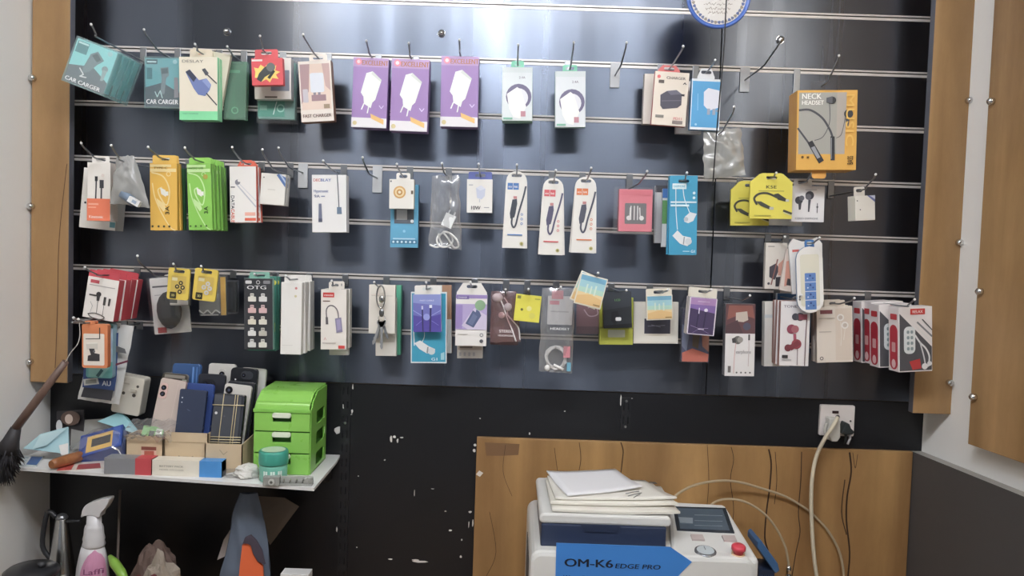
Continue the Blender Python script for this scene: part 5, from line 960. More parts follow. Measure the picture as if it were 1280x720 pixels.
flatcard('printed_card','flat red and white leaflet lying on the shelf beside the brown stick','leaflet',((84,574),(128,570),(132,586),(70,590)),.0,('d6cfc6',),.0015,((.0,.5,.3,.98,'c9564e'),(.4,.6,.9,.98,'a8484a'),(.2,.1,.9,.4,'e6e2da')))
flatcard('paper_slip','cream folded paper slip on top of the red and white leaflet','paper',((102,563),(150,557),(148,570),(98,577)),.0035,('dcd5c6',),.0012,((.1,.2,.8,.35,'cfc7b6'),(.1,.5,.7,.6,'c9c1b0')))
# brown wooden stick
a = onz(64, 581, ZS+.012); c = onz(104, 569, ZS+.014); r = place('wooden_stick', 'short reddish brown wooden stick lying on the shelf', 'stick', a.x, a.y, ZS)
m = MB(); v0 = a-Vector((a.x,a.y,ZS)); v1 = c-Vector((a.x,a.y,ZS)); m.tube([v0, v0.lerp(v1,.1), v0.lerp(v1,.5), v0.lerp(v1,.9), v1], [.008,.0105,.0115,.0105,.007], wood('brown_stick_wood','a8714a','7a4a2c',4,'X'), 10); m.build('stick', r)
# boxed gadget in a clear bag
M, w, h = frame((100,543,146,531,106,566),.13); 
r = place('gadget_box', 'blue and yellow box in a clear bag lying tilted on the shelf', 'box', W(130,552,.1).x, -.098, ZS+.002, 0)
R3 = Matrix.Translation((0,.0,.026)) @ Matrix.Rotation(math.radians(-8),4,'Y') @ Matrix.Rotation(math.radians(38),4,'X') @ Matrix.Rotation(math.radians(14),4,'Z')
m = MB(); m.box(-.043,.043,-.03,.03,-.012,.018,mat('3553a4'),front=mat('2f4a94')); m.xf(R3); m.build('box_body', r, .0006)
m = MB(); m.box(-.028,.028,-.024,.02,.0182,.0186,mat('e3b64e')); m.box(-.018,.02,-.012,.01,.0187,.019,mat('3a3a3e')); m.box(.024,.0395,-.026,.026,.0184,.0188,mat('4a68b4')); m.box(.0,.0402,-.0284,-.0282,-.004,.006,mat('d9c9a0')); m.xf(R3); m.build('printed_design', r)
m = MB(); 
def fb(u, v):
    return Vector(((u-.5)*.125, (v-.5)*-.075, .005+.058*math.sin(math.pi*min(1,max(0,u)))**.5*math.sin(math.pi*v)**.5+.006*noise.noise(Vector((u*7,v*7,2)))))
m.quadgrid(fb, 20, 16, CLEAR); m.build('bag_film', r, solid=False)
sheet('plastic_sheet','grey translucent plastic sheet standing behind the blue and yellow box','plastic sheet',[W(88,562,.055),W(150,556,.05),W(150,522,.03),W(90,526,.035)],GREYBAG,.0012,'film')
sheet('plastic_sheet','teal plastic sheet lying over the back of the phone shelf beside the cream socket box','plastic sheet',[W(122,527,.075),W(178,545,.075),W(160,522,.05),W(150,515,.05)],mat('8fc4cc',.35),.001,'film')
# picture pack with a face-shaped print
r, o = sheet('photo_pack','small dark photo pack standing at the back of the shelf under the pouch','pack',[W(72,556,.045),W(106,556,.045),W(106,512,.03),W(72,514,.03)],mat('2f2c30',.4),.004)
m = MB()
for k, (pts, c_) in enumerate(((ell(90,522,12,9,18),'5f4a40'), (ell(88,523,5,6,16),'c9b4a6'), (ell(76,532,4,8,12),'c9cdcf'))):
    b_ = m.addv([W(x_, y_, .036+.0005*k+(y_-512)*.00035)-o+Vector((0,-.006,0)) for x_, y_ in pts]); m.face([b_+i for i in range(len(pts))], mat(c_))
m.build('printed_design', r, solid=False)
# cream socket box leaning
M, w, h = frame((152,473,184,471,137,506),.06, 0, 0)
r = empty('socket_box', Matrix.Translation(Vector((0,0,0))) @ M); tag(r, 'cream plastic socket box leaning behind the white pouch', 'socket box')
w *= 1.12; m = MB(); m.prism([rr(-w/2, -.02, w/2, h, .006)], 0, .03, mat('d9d2c2',.4)); m.build('box_body', r, .002)
m = MB()
for u, v, rd in ((.35,.6,.0035),(.8,.3,.003),(.72,.62,.004)): m.lathe([(rd,-.0006),(1e-6,-.0006)], ((u-.5)*w,0,(1-v)*h), mat('4a443c'), 14, 'Y')
m.prism([rr(w*.08,h*.5,w*.3,h*.6,.003)],-.003,0,mat('c4bcab')); m.prism([rr(-w*.2,h*.72,w*.02,h*.78,.002)],-.002,0,mat('c9c1b0')); m.build('socket_holes', r)
lg = MB(); a_ = M @ Vector((0,.015,0)); 
# green and white packet on the tray
c = W(180, 540, .19); r = place('small_packet', 'green and white packet in a clear bag on the cream tray', 'packet', c.x, -.172+.02, W(180,546,.16).z-.001)
m = MB(); m.box(-.02,.02,-.02,.012,.0,.004,mat('7fc46a')); m.box(-.014,.014,-.0205,-.0201,0,.004,mat('e6efe0')); m.box(-.006,.004,-.012,.002,.0041,.0045,mat('2f3a30')); m.box(.006,.018,-.014,.008,.0041,.0045,mat('dfe9dc')); m.xf(Matrix.Translation((0,0,.008)) @ Matrix.Rotation(math.radians(55),4,'X') @ Matrix.Rotation(math.radians(12),4,'Y')); m.build('packet_body', r)
m = MB(); m.quadgrid(lambda u,v: Vector(((u-.45)*.095, -.012-.02*math.sin(math.pi*v)+.03*(v-.5), .035*(v)+.012*noise.noise(Vector((u*8,v*8,4))))), 18, 14, BAG); m.build('bag_film', r, solid=False)

# ---- feather duster hanging from the lowest slat at the oak board
a = W(95,428,.2); b_ = W(82,452,.2); c = W(20,535,.2); e = W(0,588,.2)
r = empty('feather_duster', Matrix.Translation(a)); tag(r, 'brown handled black feather duster hanging beside the white wall', 'duster')
m = MB(); m.tube([b_-a, (b_+c)/2-a, c-a], [.0065,.008,.0085], wood('duster_handle_wood','7a6258','5a463e',5,'Z'), 12); m.build('handle', r)
m = MB(); dv = (e-c); m.tube([c-a, c-a+dv*.3, c-a+dv*.55], [.0095,.015,.022], mat('2b2a2e',.6), 14); m.build('ferrule', r)
m = MB(); rn = random.Random(5)
for i in range(900):
    t_ = rn.random(); base = c-a+dv*(.3+.6*t_); dr = (dv.normalized()*.6+Vector((rn.uniform(-1,1),rn.uniform(-1,1),rn.uniform(-.9,.6)))*.8).normalized(); L_ = rn.uniform(.018,.036)
    m.tube([base, base+dr*L_*.5+Vector((0,0,-.002)), base+dr*L_+Vector((0,0,-.014))], [.003,.0026,.0004], mat(rn.choice(['2a292d','323136','3a393f']),.9), 3)
m.build('feathers', r)
m = MB(); m.tube(smooth([b_-a, (W(89,440,.2)-a), W(97,430,.2)-a, W(100,418,.19)-a, W(99,402,.18)-a],5), .0009, 'b9b4ac', 5); m.build('hanging_loop', r)
hook(W(99,401,.18)+Vector((0,0,-.002)), 6, None, 'wire hook holding the feather duster', L=.2)

# ================================================================== under the shelf (standing on the counter)
def zof(py, px, d): return W(px, py, d).z - ZC
# spray bottle
d = .16; c = W(116, 690, d); r = place('spray_bottle', 'white trigger spray bottle with a pink label under the shelf', 'spray bottle', c.x, -d, ZC)
WP = mat('d2d1d3', .35); zq = lambda y: zof(y, 116, d)
prof = [(.028, 0), (.032, .004), (.034, .06), (.033, zq(725)), (.0305, zq(708)), (.0265, zq(694)), (.0215, zq(682))]
m = MB(); m.lathe(prof, (0,0,0), WP, 30, 'Z', 1, .78); m.build('bottle_body', r)
m = MB(); m.lathe([(.0205,zq(683)),(.0225,zq(680)),(.0205,zq(676)),(.0215,zq(673)),(.0195,zq(668)),(.0185,zq(660)),(.0165,zq(656)),(.0145,zq(655)),(.0138,zq(643))], (.002,0,0), mat('cdccce',.35), 26, 'Z', 1, .85); m.build('neck_collar', r)
zh = zq(637); m = MB()
hd = [(-.018, zh-.011), (-.017, zh), (-.010, zh+.012), (.004, zh+.019), (.022, zh+.025), (.036, zh+.027), (.037, zh+.022), (.03, zh+.008), (.021, zh-.003), (.017, zh-.012), (.0, zh-.009)]
m.prism([smooth(hd+[hd[0]], 4)[:-1]], -.011, .011, mat('c9c8ca',.35)); m.build('trigger_head', r, .003)
m = MB(); m.prism([smooth([(-.017,zh-.003),(-.02,zh-.007),(-.022,zh-.014),(-.018,zh-.014),(-.014,zh-.008),(-.012,zh-.004)],3)], -.006, .006, mat('bdbcbe',.35)); m.build('trigger', r, .001)
def brad(z):
    for (r0, z0), (r1, z1_) in zip(prof, prof[1:]):
        if z0 <= z <= z1_: return r0+(r1-r0)*(z-z0)/(z1_-z0)
    return prof[-1][0]
lz = zq(714); m = MB(); n_ = 28
def onb(px_, z, e=.0007):
    R = brad(z)+e; x = max(-R*.98, min(R*.98, px_)); return (x, -.78*math.sqrt(R*R-x*x), z)
def lens(k, rows=10):
    for j in range(rows):
        t0, t1 = j/rows, (j+1)/rows; zt_, zb2 = zq(683)-.001, lz-.06
        z0, z1_ = zb2+(zt_-zb2)*t0, zb2+(zt_-zb2)*t1
        h0, h1 = .026*math.sin(math.pi*min(1,t0*.96+.04))**.7, .026*math.sin(math.pi*min(1,t1*.96+.04))**.7
        for i in range(6):
            u0, u1 = -1+i/3, -1+(i+1)/3
            yield [onb(.012+h0*u0, z0), onb(.012+h0*u1, z0), onb(.012+h1*u1, z1_), onb(.012+h1*u0, z1_)]
for q in lens(0): bq = m.addv(q); m.face([bq+i for i in range(4)], mat('d08fb2',.35))
m.build('pink_label', r, solid=False)
m = MB(); zt_ = zq(709); p_ = onb(.012, zt_, .0016); text(m, 'Laffi', .012, zt_, .011, mat('8f4a76'), 0, .034); m.v = [onb(v_[0], v_[2], .0016) for v_ in m.v]; m.build('label_lettering', r, solid=False)
# steel thermos / kettle
d = .13; c = W(77, 690, d); r = place('steel_jug', 'polished steel jug with a black handle under the shelf', 'jug', c.x, -d, ZC)
za, zb_ = zof(712,77,d), zof(649,77,d)
m = MB(); m.lathe([(.03,0),(.034,.01),(.033,za-.012),(.026,za-.008),(.0255,za),(.024,za+.01),(.0115,zb_),(.0105,zb_+.002)], (0,0,0), STEEL, 30); m.build('steel_body', r)
m = MB(); m.lathe([(.011,zb_),(.012,zb_+.004),(.009,zb_+.009),(.004,zb_+.012)], (0,0,0), mat('8d8f92',.3,.8), 18); m.build('lid', r)
m = MB(); m.tube(smooth([(-.02,0,za+.02),(-.04,0,za+.05),(-.03,0,zb_+.012),(-.012,0,zb_+.004)],5), .005, '26272b', 8); m.tube([(.01,0,zb_-.004),(.045,-.01,zb_+.001)], .0035, '26272b', 8); m.build('handle', r)
# dark round lidded pot
d = .25; c = W(34, 715, d); r = place('black_pot', 'black round lidded pot in the lower corner below the duster', 'pot', c.x+.008, -d, ZC)
zp_ = zof(709, 34, d)
m = MB(); m.lathe([(.04,0),(.046,.01),(.047,zp_-.012)], (0,0,0), mat('1f2023',.35), 28); m.build('pot_body', r)
m = MB(); m.lathe([(.048,zp_-.012),(.048,zp_-.006),(.04,zp_),(.01,zp_+.003),(1e-6,zp_+.003)], (0,0,0), mat('2a2b2f',.3), 28); m.lathe([(.006,zp_+.002),(.008,zp_+.01),(1e-6,zp_+.012)], (0.02,0,0), mat('333438'), 12); m.build('pot_lid', r)
# thin stick, green scraper
a = W(150,612,.06); b_ = W(147,700,.1); r = place('thin_stick', 'thin grey stick standing behind the spray bottle', 'stick', b_.x, b_.y, ZC); o = Vector((b_.x,b_.y,ZC))
bb = Vector((b_.x-.002, b_.y, ZC)); m = MB(); m.tube([bb-o, b_-o, a-o], .0028, '6f6259', 8); m.build('stick', r)
a = W(137,695,.17); b_ = W(156,722,.2); r = place('scraper', 'lime green plastic scraper handle beside the spray bottle', 'scraper', b_.x+.02, b_.y, ZC); o = Vector((b_.x+.02,b_.y,ZC))
m = MB(); m.tube([a-o, (a-o).lerp(b_-o,.3), (a-o).lerp(b_-o,.8), b_-o, Vector((.02,0,.003))], [.004,.0095,.009,.006,.005], mat('7fb02f',.35), 10); m.build('handle', r)
# crumpled bag of rags
c = W(200,710,.12); lump('rag_heap','crumpled brown and white paper bag under the middle of the shelf','paper bag',(c.x-.01,-.12,ZC),.045,.036,.088,mat('66524a',.8),11,.24)
r = lump('paper_wrapper','crumpled white and dark red wrapper on top of the paper bag','wrapper',(W(214,700,.15).x,-.2,ZC+.0),.034,.026,.088,mat('94887a',.7),17,.4)
m = MB(); m.quadgrid(lambda u,v: Vector((-.034+.04*u, -.03-.004*math.sin(3*u+2*v), .1+.03*v+.004*math.sin(9*u))), 8, 8, mat('6a2a30',.6)); m.build('red_print', r, solid=False)
# grey cloth bag with orange lining, brown card and paper strip
d = .15
r = empty('cloth_bag', Matrix.Translation((W(305,700,d).x,-d,ZC))); tag(r, 'slate grey cloth bag draped under the shelf with orange inside', 'cloth bag')
o = Vector((W(305,700,d).x,-d,ZC)); m = MB()
LX = smooth([(300,616),(291,640),(288,665),(280,700),(274,722),(270,760),(268,800)],6); RX = smooth([(322,618),(328,645),(333,670),(337,690),(338,722),(340,760),(342,800)],6)
def cl(sgn):
    def fn(u, v):
        i = min(len(LX)-1, int(v*(len(LX)-1))); a_, b2 = LX[i], RX[i]
        px, py = a_[0]*(1-u)+b2[0]*u, a_[1]*(1-v*0)+0*u; py = a_[1]
        p = W(px, py, d)-o; p.z = max(p.z, .001)
        p.y += -.022*math.sin(math.pi*u)**.7*sgn*(.4+.6*v)+.004*noise.noise(Vector((u*5,v*6,sgn*3)))
        return p
    return fn
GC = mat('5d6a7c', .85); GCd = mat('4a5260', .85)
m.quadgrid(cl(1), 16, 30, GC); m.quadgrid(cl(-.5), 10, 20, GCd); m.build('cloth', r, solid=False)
m = MB(); q = [W(x_, y_, d+.034)-o for x_, y_ in ((303,681),(309,679),(313,681),(316,692),(322,702),(328,708),(330,740),(329,790),(294,790),(297,740),(300,705))]
m.prism([[(p.x, max(.002,p.z)) for p in q]], q[0].y, q[0].y+.006, mat('e8662c',.5)); m.build('orange_lining', r)
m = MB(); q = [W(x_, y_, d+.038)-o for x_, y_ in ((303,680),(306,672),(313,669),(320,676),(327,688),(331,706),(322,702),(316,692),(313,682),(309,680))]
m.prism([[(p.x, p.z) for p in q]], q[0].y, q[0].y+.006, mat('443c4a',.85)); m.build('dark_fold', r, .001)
r, o2 = sheet('cardboard_piece','brown triangular cardboard piece wedged behind the grey cloth bag','cardboard',[W(338,681,.06),W(374,633,.05),W(356,622,.045),W(318,620,.04),W(322,650,.06)],mat('6d5f52',.8),.002)
sheet('paper_strip','pale folded paper strip behind the grey cloth bag','paper',[W(272,700,.09),W(284,694,.09),W(291,658,.07),W(280,675,.08)],mat('a89c96',.7),.0015)
c = W(368,722,.2); r = place('white_carton', 'white carton top edge at the bottom beside the cloth bag', 'box', c.x, -.2, ZC); zt = zof(718,368,.2)
m = MB(); m.box(-.028,.028,0,.03,0,zt,mat('d9d9d9')); m.build('box_body', r, .0006); m = MB(); m.box(-.0283,.0283,-.0003,.0303,zt-.03,zt-.026,mat('b9bcc0')); m.build('tape', r)

# ================================================================== laminating machine
r = place('screen_machine', 'white desktop machine with a blue OM-K6 EDGE PRO panel on the counter', 'machine', .25, -.2, ZC)
o = Vector((.25,-.2,ZC)); MW = mat('d6d6d2',.35); MW2 = mat('c9c9c6',.4); NV = mat('2b3752',.35); ZB = CZ-.503-ZC; FY = -.372+.2
XL_, XR_ = .045-.25, .442-.25
m = MB()                                                  # body: rounded slab seen from the front
def bodyloop(x0,x1,z0,z1,rt): return [(x0,z0),(x1,z0)]+[(x1-rt+rt*math.cos(a),z1-rt+rt*math.sin(a)) for a in [math.pi/2*i/5 for i in range(6)]]+[(x0+rt+rt*math.cos(a),z1-rt+rt*math.sin(a)) for a in [math.pi/2+math.pi/2*i/5 for i in range(6)]]
m.prism([bodyloop(XL_,XR_-.0,.012,ZB-.016,.02)], FY, .12, MW); m.build('housing', r, .008)
for fx in (XL_+.04, XR_-.04):
    for fy in (FY+.03, .09):
        f_ = MB(); f_.lathe([(.014,0),(.016,.004),(.016,.013)], (fx,fy,0), mat('26272a'), 14); f_.build('foot', r)
# control console rises at the right
m = MB(); cz0 = ZB-.02
bl = [onz(836,626,CZ-.49), onz(906,630,CZ-.49), onz(952,703,CZ-.522), onz(846,700,CZ-.522)]
P = [p-o for p in bl]; P[3].x = onz(838,690,CZ-.515).x-o.x; P[3].y = FY+.004; P[2].y = FY+.004
b_ = m.addv([p for p in P]+[Vector((p.x,p.y,.1)) for p in P])
for qd in ((0,1,2,3),(4,5,6,7),(0,1,5,4),(1,2,6,5),(2,3,7,6),(3,0,4,7)): m.face([b_+i for i in qd], MW)
con = m.build('control_console', r, .007)
def topP(px, py, e=.0):                                   # on the sloping console top
    n = (P[1]-P[0]).cross(P[2]-P[0]).normalized(); n = n if n.z > 0 else -n
    dr = ray(px, py); base = P[0]+o; t_ = (base-CAMPOS).dot(n)/dr.dot(n); return CAMPOS+dr*t_-o+n*e, n
def topslab(pxs, e0, e1, mt, name, par):
    m = MB(); lo = [topP(a, b, e0)[0] for a, b in pxs]; hi = [topP(a, b, e1)[0] for a, b in pxs]; n = len(pxs)
    b = m.addv(lo+hi); m.face([b+n+i for i in range(n)], mt); m.face([b+i for i in reversed(range(n))], mt)
    for i in range(n): m.face((b+i, b+(i+1) % n, b+n+(i+1) % n, b+n+i), mt)
    return m.build(name, par)
scn = topslab([(841,634),(907,636),(918,667),(846,664)], -.001, .002, mat('2c333c',.15), 'touch_screen', r)
topslab([(846,636.5),(903,638),(912,664.5),(850,662)], .002, .0026, mat('4d5a66',.12), 'screen_glass', scn)
topslab([(848,648),(866,649),(866,656),(850,655)], .0026, .003, mat('7f8b94',.3), 'screen_icon', scn)
for y_ in (645,652,658): topslab([(868,y_),(903,y_+1),(903,y_+1.8),(868,y_+.8)], .0026, .003, mat('6a7782',.3), 'screen_line', scn)
for k, q in enumerate((((863,670),(878,670.5),(881,677),(865,676.5)), ((902,671),(918,671.5),(921,678),(905,677.5)))):
    s_ = topslab(q, -.001, .004, mat('b9aaa6',.4), 'rocker_switch', r)
c_, nn = topP(881.6, 691, 0); rg = (W(895,691,.33).x-W(868.5,691,.33).x)/2
qrot = Vector((0,0,1)).rotation_difference(nn).to_matrix().to_4x4()
m = MB(); m.lathe([(rg,0),(rg,.004),(rg*.82,.005)], (0,0,0), mat('8d9094',.25,.6), 26); m.xf(Matrix.Translation(c_) @ qrot); gz_ = m.build('pressure_gauge', r)
m = MB(); m.lathe([(rg*.8,.0056),(1e-6,.0056)], (0,0,0), mat('b9c2c6',.2), 24); m.box(-.0006,.0006,0,rg*.6,.0057,.0062,mat('26272a')); m.xf(Matrix.Translation(c_) @ qrot); m.build('gauge_face', gz_)
c_, nn = topP(922.5, 694, 0)
m = MB(); m.lathe([(.0115,0),(.0115,.004)], (0,0,0), mat('e8c49a',.4), 22); m.xf(Matrix.Translation(c_) @ qrot); m.build('button_collar', r)
m = MB(); m.lathe([(.0085,.003),(.0085,.008),(.0125,.011),(.0125,.017),(.010,.0195),(1e-6,.02)], (0,0,0), mat('d13a4c',.3), 24); m.xf(Matrix.Translation(c_) @ qrot); m.build('stop_button', r)
# blue front panel with lettering
yF = FY-.0012
def FP(px, py): p = W(px, py, .2-yF); return (p.x-o.x, p.z-o.z)
m = MB(); m.prism([[FP(695.5,679), FP(838,684), FP(865,702.5), FP(838,730), (FP(838,730)[0], .06), (FP(695,730)[0], .06)]], yF, FY+.001, mat('2f7fd0',.3)); bp_ = m.build('blue_panel', r)
m = MB(); a1, a2 = FP(706,702), FP(766,703); text(m, 'OM-K6', (a1[0]+a2[0])/2, a1[1]-.0008, .0145, mat('141c30'), yF-.0005, a2[0]-a1[0], 'c', 0, 1.6)
a1, a2 = FP(769,707), FP(825,709); text(m, 'EDGE PRO', (a1[0]+a2[0])/2, (a1[1]+a2[1])/2, .0085, mat('141c30'), yF-.0005, a2[0]-a1[0], 'c', 0, 1, .2)
a1, a2 = FP(704,721), FP(742,722); text(m, 'Warm Edge', (a1[0]+a2[0])/2, a1[1], .007, mat('1c3a6a'), yF-.0005, a2[0]-a1[0])
m.build('panel_lettering', bp_, solid=False)
# navy tray and white lid
zt0, zt1 = ZB-.018, CZ-.478-ZC
xa, xb = .064-.25, .288-.25; ya, yb = -.345+.2, .07
m = MB(); m.prism([rr(xa, zt0, xb, zt1, .004)], ya, yb, NV); tr = m.build('tray_housing', r, .003)
m = MB(); xm = (xa+xb)/2-.004; m.prism([[(xm-.03,zt1-.012),(xm+.026,zt1-.012),(xm+.034,zt1+.001),(xm-.038,zt1+.001)]], ya-.002, ya+.001, mat('243049',.35)); m.build('tray_latch', tr)
m = MB(); m.prism([rr(xa-.004, zt1, xb+.008, zt1+.018, .008)], ya+.0, yb+.008, MW); lid = m.build('lid', r, .004)
m = MB()
for q in (((811,602),(819,602.5),(822,605),(814,604.5)), ((815,607),(823,607.5),(826,611),(818,610.5)), ((821,611),(826,611),(829,614),(824,614))): 
    pp = [onz(a, b, CZ-.4585)-o for a, b in q]; bb = m.addv(pp); m.face([bb+i for i in range(4)], mat('4a4a4c'))
m.build('lid_icons', lid, solid=False)
# side vents
m = MB()
for k in range(5): m.box(XL_-.0012, XL_+.001, -.12+.03*k, -.105+.03*k, .05, ZB-.05, mat('4a4b4e'))
m.build('side_vent', r)
# papers on the lid
ztop = ZC+zt1+.018
def paper(label, px, z, t, col, seed, name='paper_sheet', n=9, grp=None, curl=.004):
    Pq = [onz(a, b, z) for a, b in px]; o_ = sum(Pq, Vector())/4; o_.z = z; rt = empty(name, Matrix.Translation(o_)); tag(rt, label, 'paper', grp); m = MB()
    def top(u, v):
        p = (Pq[0]*(1-u)+Pq[1]*u)*(1-v)+(Pq[3]*(1-u)+Pq[2]*u)*v - o_
        e = (2*u-1)**2*(2*v-1)**2; p.z = t+curl*e*(1 if (u-.5)*(v-.5) > 0 else .3)+.0006*noise.noise(Vector((u*3,v*3,seed))); return p
    def bot(u, v): p = top(u, v); p.z -= t*.95; return p
    m.quadgrid(top, n, n, mat(col,.6)); m.quadgrid(bot, n, n, mat(col,.6))
    b = m.addv([]); N = n+1; b1 = N*N
    for edge in ([(i,0) for i in range(N)], [(n,j) for j in range(N)], [(i,n) for i in range(n,-1,-1)], [(0,j) for j in range(n,-1,-1)]):
        for (i,j),(i2,j2) in zip(edge, edge[1:]): m.face((j*N+i, j2*N+i2, b1+j2*N+i2, b1+j*N+i), mat(col,.6))
    m.build('sheets', rt); return rt
s1 = paper('lowest sheaf of cream paper lying on the machine lid',((684,604),(826,611),(850,645),(690,640)),ztop+.001,.004,'dcd8cc',1,'paper_sheaf')
s2 = paper('middle sheaf of cream paper on the machine lid',((682,602),(815,607),(847,634),(688,631)),ztop+.0065,.0045,'e0dcd0',2,'paper_sheaf')
s3 = paper('upper cream sheaf with pencil marks just under the top white paper',((684,599),(806,603),(846,626),(694,625)),ztop+.0125,.0035,'e2dfd5',3,'paper_sheaf')
m = MB(); oo = s3.matrix_world.translation
for k, (a, b, c2, e2) in enumerate(((782,617,799,614),(785,620,802,616),(792,622,800,618))):
    p, q = onz(a, b, ztop+.0175)-oo, onz(c2, e2, ztop+.0175)-oo; m.tube([p, (p+q)/2+Vector((0,.002,0)), q], .0007, '6a6a6c', 4)
m.build('pencil_marks', s3)
paper('white sheet of paper on top of the papers on the machine lid',((683,592),(769,588),(803,611),(709,621)),ztop+.0185,.0025,'e9e9ec',4)

# ================================================================== hoses, cables, socket
a = W(1024,505,0); b_ = W(1065,544.5,0); sw = b_.x-a.x; shh = a.z-b_.z
r = empty('wall_socket', Matrix.Translation(((a.x+b_.x)/2, 0, (a.z+b_.z)/2))); tag(r, 'white wall socket above the oak wainscot with two plugs in it', 'socket')
m = MB(); m.prism([rr(-sw/2,-shh/2,sw/2,shh/2,.003)], -.009, 0, mat('e3dbd6',.35)); m.build('face_plate', r, .0015)
m = MB(); m.box(-sw*.16,sw*.02,-.0105,-.009,shh*.24,shh*.32,mat('3a2426')); m.build('switch', r)
m = MB(); m.lathe([(.0022,-.0098),(.0022,-.009)], (sw*.38,0,shh*.0), mat('55504e'), 10, 'Y'); m.lathe([(.005,-.0095),(.0035,-.0095)], (-sw*.0,0,shh*.12), mat('5a5552'), 12, 'Y'); m.build('socket_holes', r)
def plug(px, py, label, col, pts):
    p0 = W(px, py, .009); rt = empty('power_plug', Matrix.Translation(p0)); tag(rt, label, 'plug'); m = MB()
    m.prism([pts], -.024, 0, mat(col,.4)); m.build('plug_body', rt, .003); return rt, p0
rt, p0 = plug(1038,530,'white plug in the wall socket with the cream cable',  'cfcdc4', [(-.013,.018),(.004,.018),(.012,.012),(.014,-.024),(.008,-.034),(-.006,-.034),(-.012,-.02)])
m = MB(); m.tube(smooth([(-.014,-.012,.004),(-.017,-.014,-.014),(-.008,-.016,-.03)],4), .0035, 'c4c2b8', 8); m.build('strain_relief', rt)
rt, p0 = plug(1054,535,'black three cornered plug in the wall socket', '2b3234', [(-.006,.018),(.004,.014),(.008,.004),(.015,-.002),(.013,-.009),(.004,-.01),(-.006,-.01),(-.015,-.007),(-.010,.004)])
m = MB(); m.tube([(.001,-.012,-.006),(.002,-.011,-.018),(.001,-.009,-.034)], [.004,.003,.0026], '2b3234', 8); m.tube([(.011,-.008,-.008),(.012,-.01,-.02),(.008,-.008,-.034)], .0028, 'dcdce0', 7); m.build('cable_stub', rt)
def cable(name, label, cat, pts, rad, mt):
    P = [W(*p) for p in pts]; o_ = P[-1]; rt = empty(name, Matrix.Translation(o_)); tag(rt, label, cat); m = MB(); m.tube(smooth([p-o_ for p in P], 8), rad, mt, 10); m.build('cable', rt); return rt, o_
CRM = mat('d9cfb4',.4)
cable('power_cable','thick cream power cable hanging from the wall socket','cable',[(1047,522,.036),(1041,533,.05),(1030,550,.045),(1020,572,.03),(1015,600,.03),(1014,630,.03),(1015,660,.03),(1017,690,.03),(1020,715,.03),(1026,745,.03),(1030,757,.03)],.0042,CRM)
HS = film('clear_hose','e6d9bc',.35,.2,.42)
cable('clear_hose','upper clear hose arching from the machine across the cream cable','hose',[(838,629,.13),(848,617,.1),(870,606,.07),(900,601,.05),(925,603,.04),(950,610,.03),(980,620,.022),(1003,633,.018),(1018,645,.0165),(1038,668,.0165),(1052,700,.02),(1058,757,.025)],.0028,HS)
rt, o_ = cable('clear_hose','lower clear hose curving down into a steel connector','hose',[(880,640,.1),(895,627,.08),(915,624,.07),(935,629,.07),(955,642,.07),(970,660,.07),(981,682,.07),(985,700,.07),(986,708,.07)],.0026,HS)
m = MB(); m.lathe([(.005,-.03),(.0068,-.028),(.0068,-.018),(.0045,-.016),(.006,-.014),(.006,-.004),(.004,.002)], (0,0,0), CHROME, 16); m.tube([(0,0,-.03),(0,0,-.06),(.001,0,ZC-o_.z+.002)], .0045, '55585c', 8); m.build('steel_connector', rt)
# blue ribbed case beside the machine
c = W(953,700,.22); r = place('blue_case', 'blue plastic case with a slanting ribbed flap beside the machine', 'case', c.x+.008, -.22, ZC)
m = MB(); zt = zof(688,953,.22); hh = zof(676,940,.22)
m.prism([[(-.024,hh+.003),(-.018,hh+.008),(.018,zt-.02),(.022,zt-.034),(.014,zt-.04),(-.024,hh-.008)]], -.014, .05, mat('35618f',.4)); m.build('slanting_flap', r, .002)
m = MB(); m.box(-.016,.014,-.008,.05,0,zt-.036,mat('22324c',.4))
for k in range(7): m.box(-.014+.004*k,-.0125+.004*k,-.0105,-.008,.03,zt-.045,mat('2c4266',.4))
m.build('ribbed_body', r)

# ================================================================== round wall plate and hanging cord
dP = .17; c = W(898,-4.5,dP); rp = 39.5*(D-dP)/F
r = empty('wall_plate', Matrix.Translation(c)); tag(r, 'round blue rimmed plate with script, high on the slatwall', 'plate')
m = MB(); m.lathe([(1e-6,.014),(rp*.7,.014),(rp*.95,.006),(rp,.0),(rp*.99,-.004),(rp*.93,-.004),(rp*.86,.002),(1e-6,.004)], (0,0,0), mat('4a6fc0',.2), 48, 'Y'); m.build('rim', r)
m = MB(); m.lathe([(rp*.87,-.0005),(1e-6,-.0005)], (0,0,0), mat('d9d4cc',.25), 40, 'Y'); m.build('plate_face', r, solid=False)
m = MB(); rn = random.Random(9)
for k in range(46):
    a = 2*math.pi*k/46; q = rp*.8
    m.flat([(q*math.cos(a)+rp*.045*math.cos(a*3+t)*(1.0+.4*(t_i%2)), q*math.sin(a)+rp*.045*math.sin(a*3+t)*(1.0+.4*(t_i%2))) for t_i, t in enumerate([i*math.pi/3 for i in range(6)])], -.0007-.00001*k, mat(['6a7390','8f8678','4f5f8f'][k%3]))
m.build('leaf_border', r, solid=False)
m = MB()
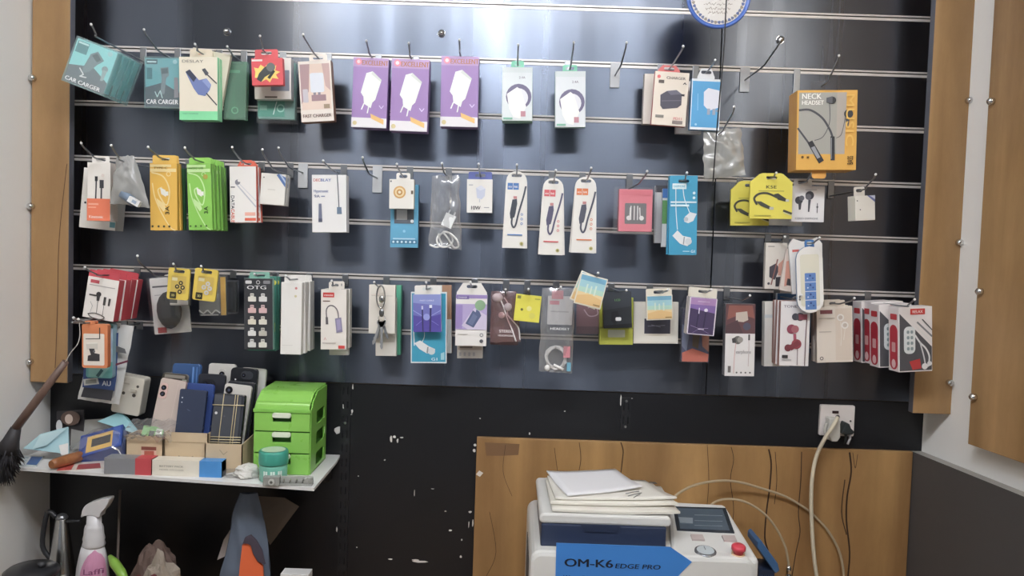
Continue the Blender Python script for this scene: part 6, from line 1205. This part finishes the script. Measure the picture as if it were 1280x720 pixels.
for z in (.42,.28,.1,-.08,-.24,-.38,-.5):
    wd = rp*(.55-abs(z)*.45); pts = [(-wd+2*wd*i/26, rp*z+rp*.03*math.sin(i*2.1+z*9)+rp*.02*math.sin(i*5.3)) for i in range(27)]
    for i, q in enumerate(strip(pts, rp*.02)):
        if (i*7+int(z*50)) % 5: m.flat(q, -.0007, mat('9a9186'))
m.build('script', r, solid=False)
P = [Vector((W(910,2,.215).x, -.215, CEIL-.002)), W(908,0,.215), W(905,60,.213), W(898,140,.21), W(894,190,.206), W(891,232,.2)]
o_ = P[-1]; r = empty('hanging_cord', Matrix.Translation(o_)); tag(r, 'thin black cord hanging down in front of the wall plate and blue charger pack', 'cord'); m = MB(); m.tube(smooth([p-o_ for p in P],6), .0013, '1a1a1d', 7); m.build('cord', r)

# ================================================================== lights
zc_ = CEIL-.02
def mirror_pos(px, py):                       # where a lamp must hang for its gloss to show there
    t = ray(px, py); k = (zc_-CZ)/t.z; return t.x*k, -(k-D)
for x, y, rd, col_, st, lb in LAMPS: lamp(x, y, rd, lb, (col_, st))
def added_tube_light(x0, x1, y, r, col_, st, lb):
    o = empty('added_tube_light', Matrix.Translation(((x0+x1)/2, y, CEIL))); L_ = (x1-x0)/2
    h = MB(); h.box(-L_-.03, L_+.03, -.035, .035, -.03, -.001, mat('e4e4e2')); h.build('batten', o, .003)
    for s_ in (-1, 1): e = MB(); e.box(s_*(L_+.012)-.012, s_*(L_+.012)+.012, -.016, .016, -.075, -.03, mat('d5d5d2')); e.build('lamp_holder', o)
    e = MB(); e.tube([(-L_, 0, -.055), (L_, 0, -.055)], r, emit('added_cool_tube', col_, st), 14); e.build('tube', o)
    tag(o, lb, 'tube light')
for q in ADDED_TUBES: added_tube_light(*q)
SC.world = bpy.data.worlds.new('daylight'); SC.world.use_nodes = True
bg = SC.world.node_tree.nodes['Background']; bg.inputs[0].default_value = (.80,.88,1,1); bg.inputs[1].default_value = WORLD
vs = SC.view_settings; vs.view_transform = 'Standard'; vs.look = 'None'; vs.gamma = 1; vs.use_curve_mapping = False; vs.exposure = EXPO
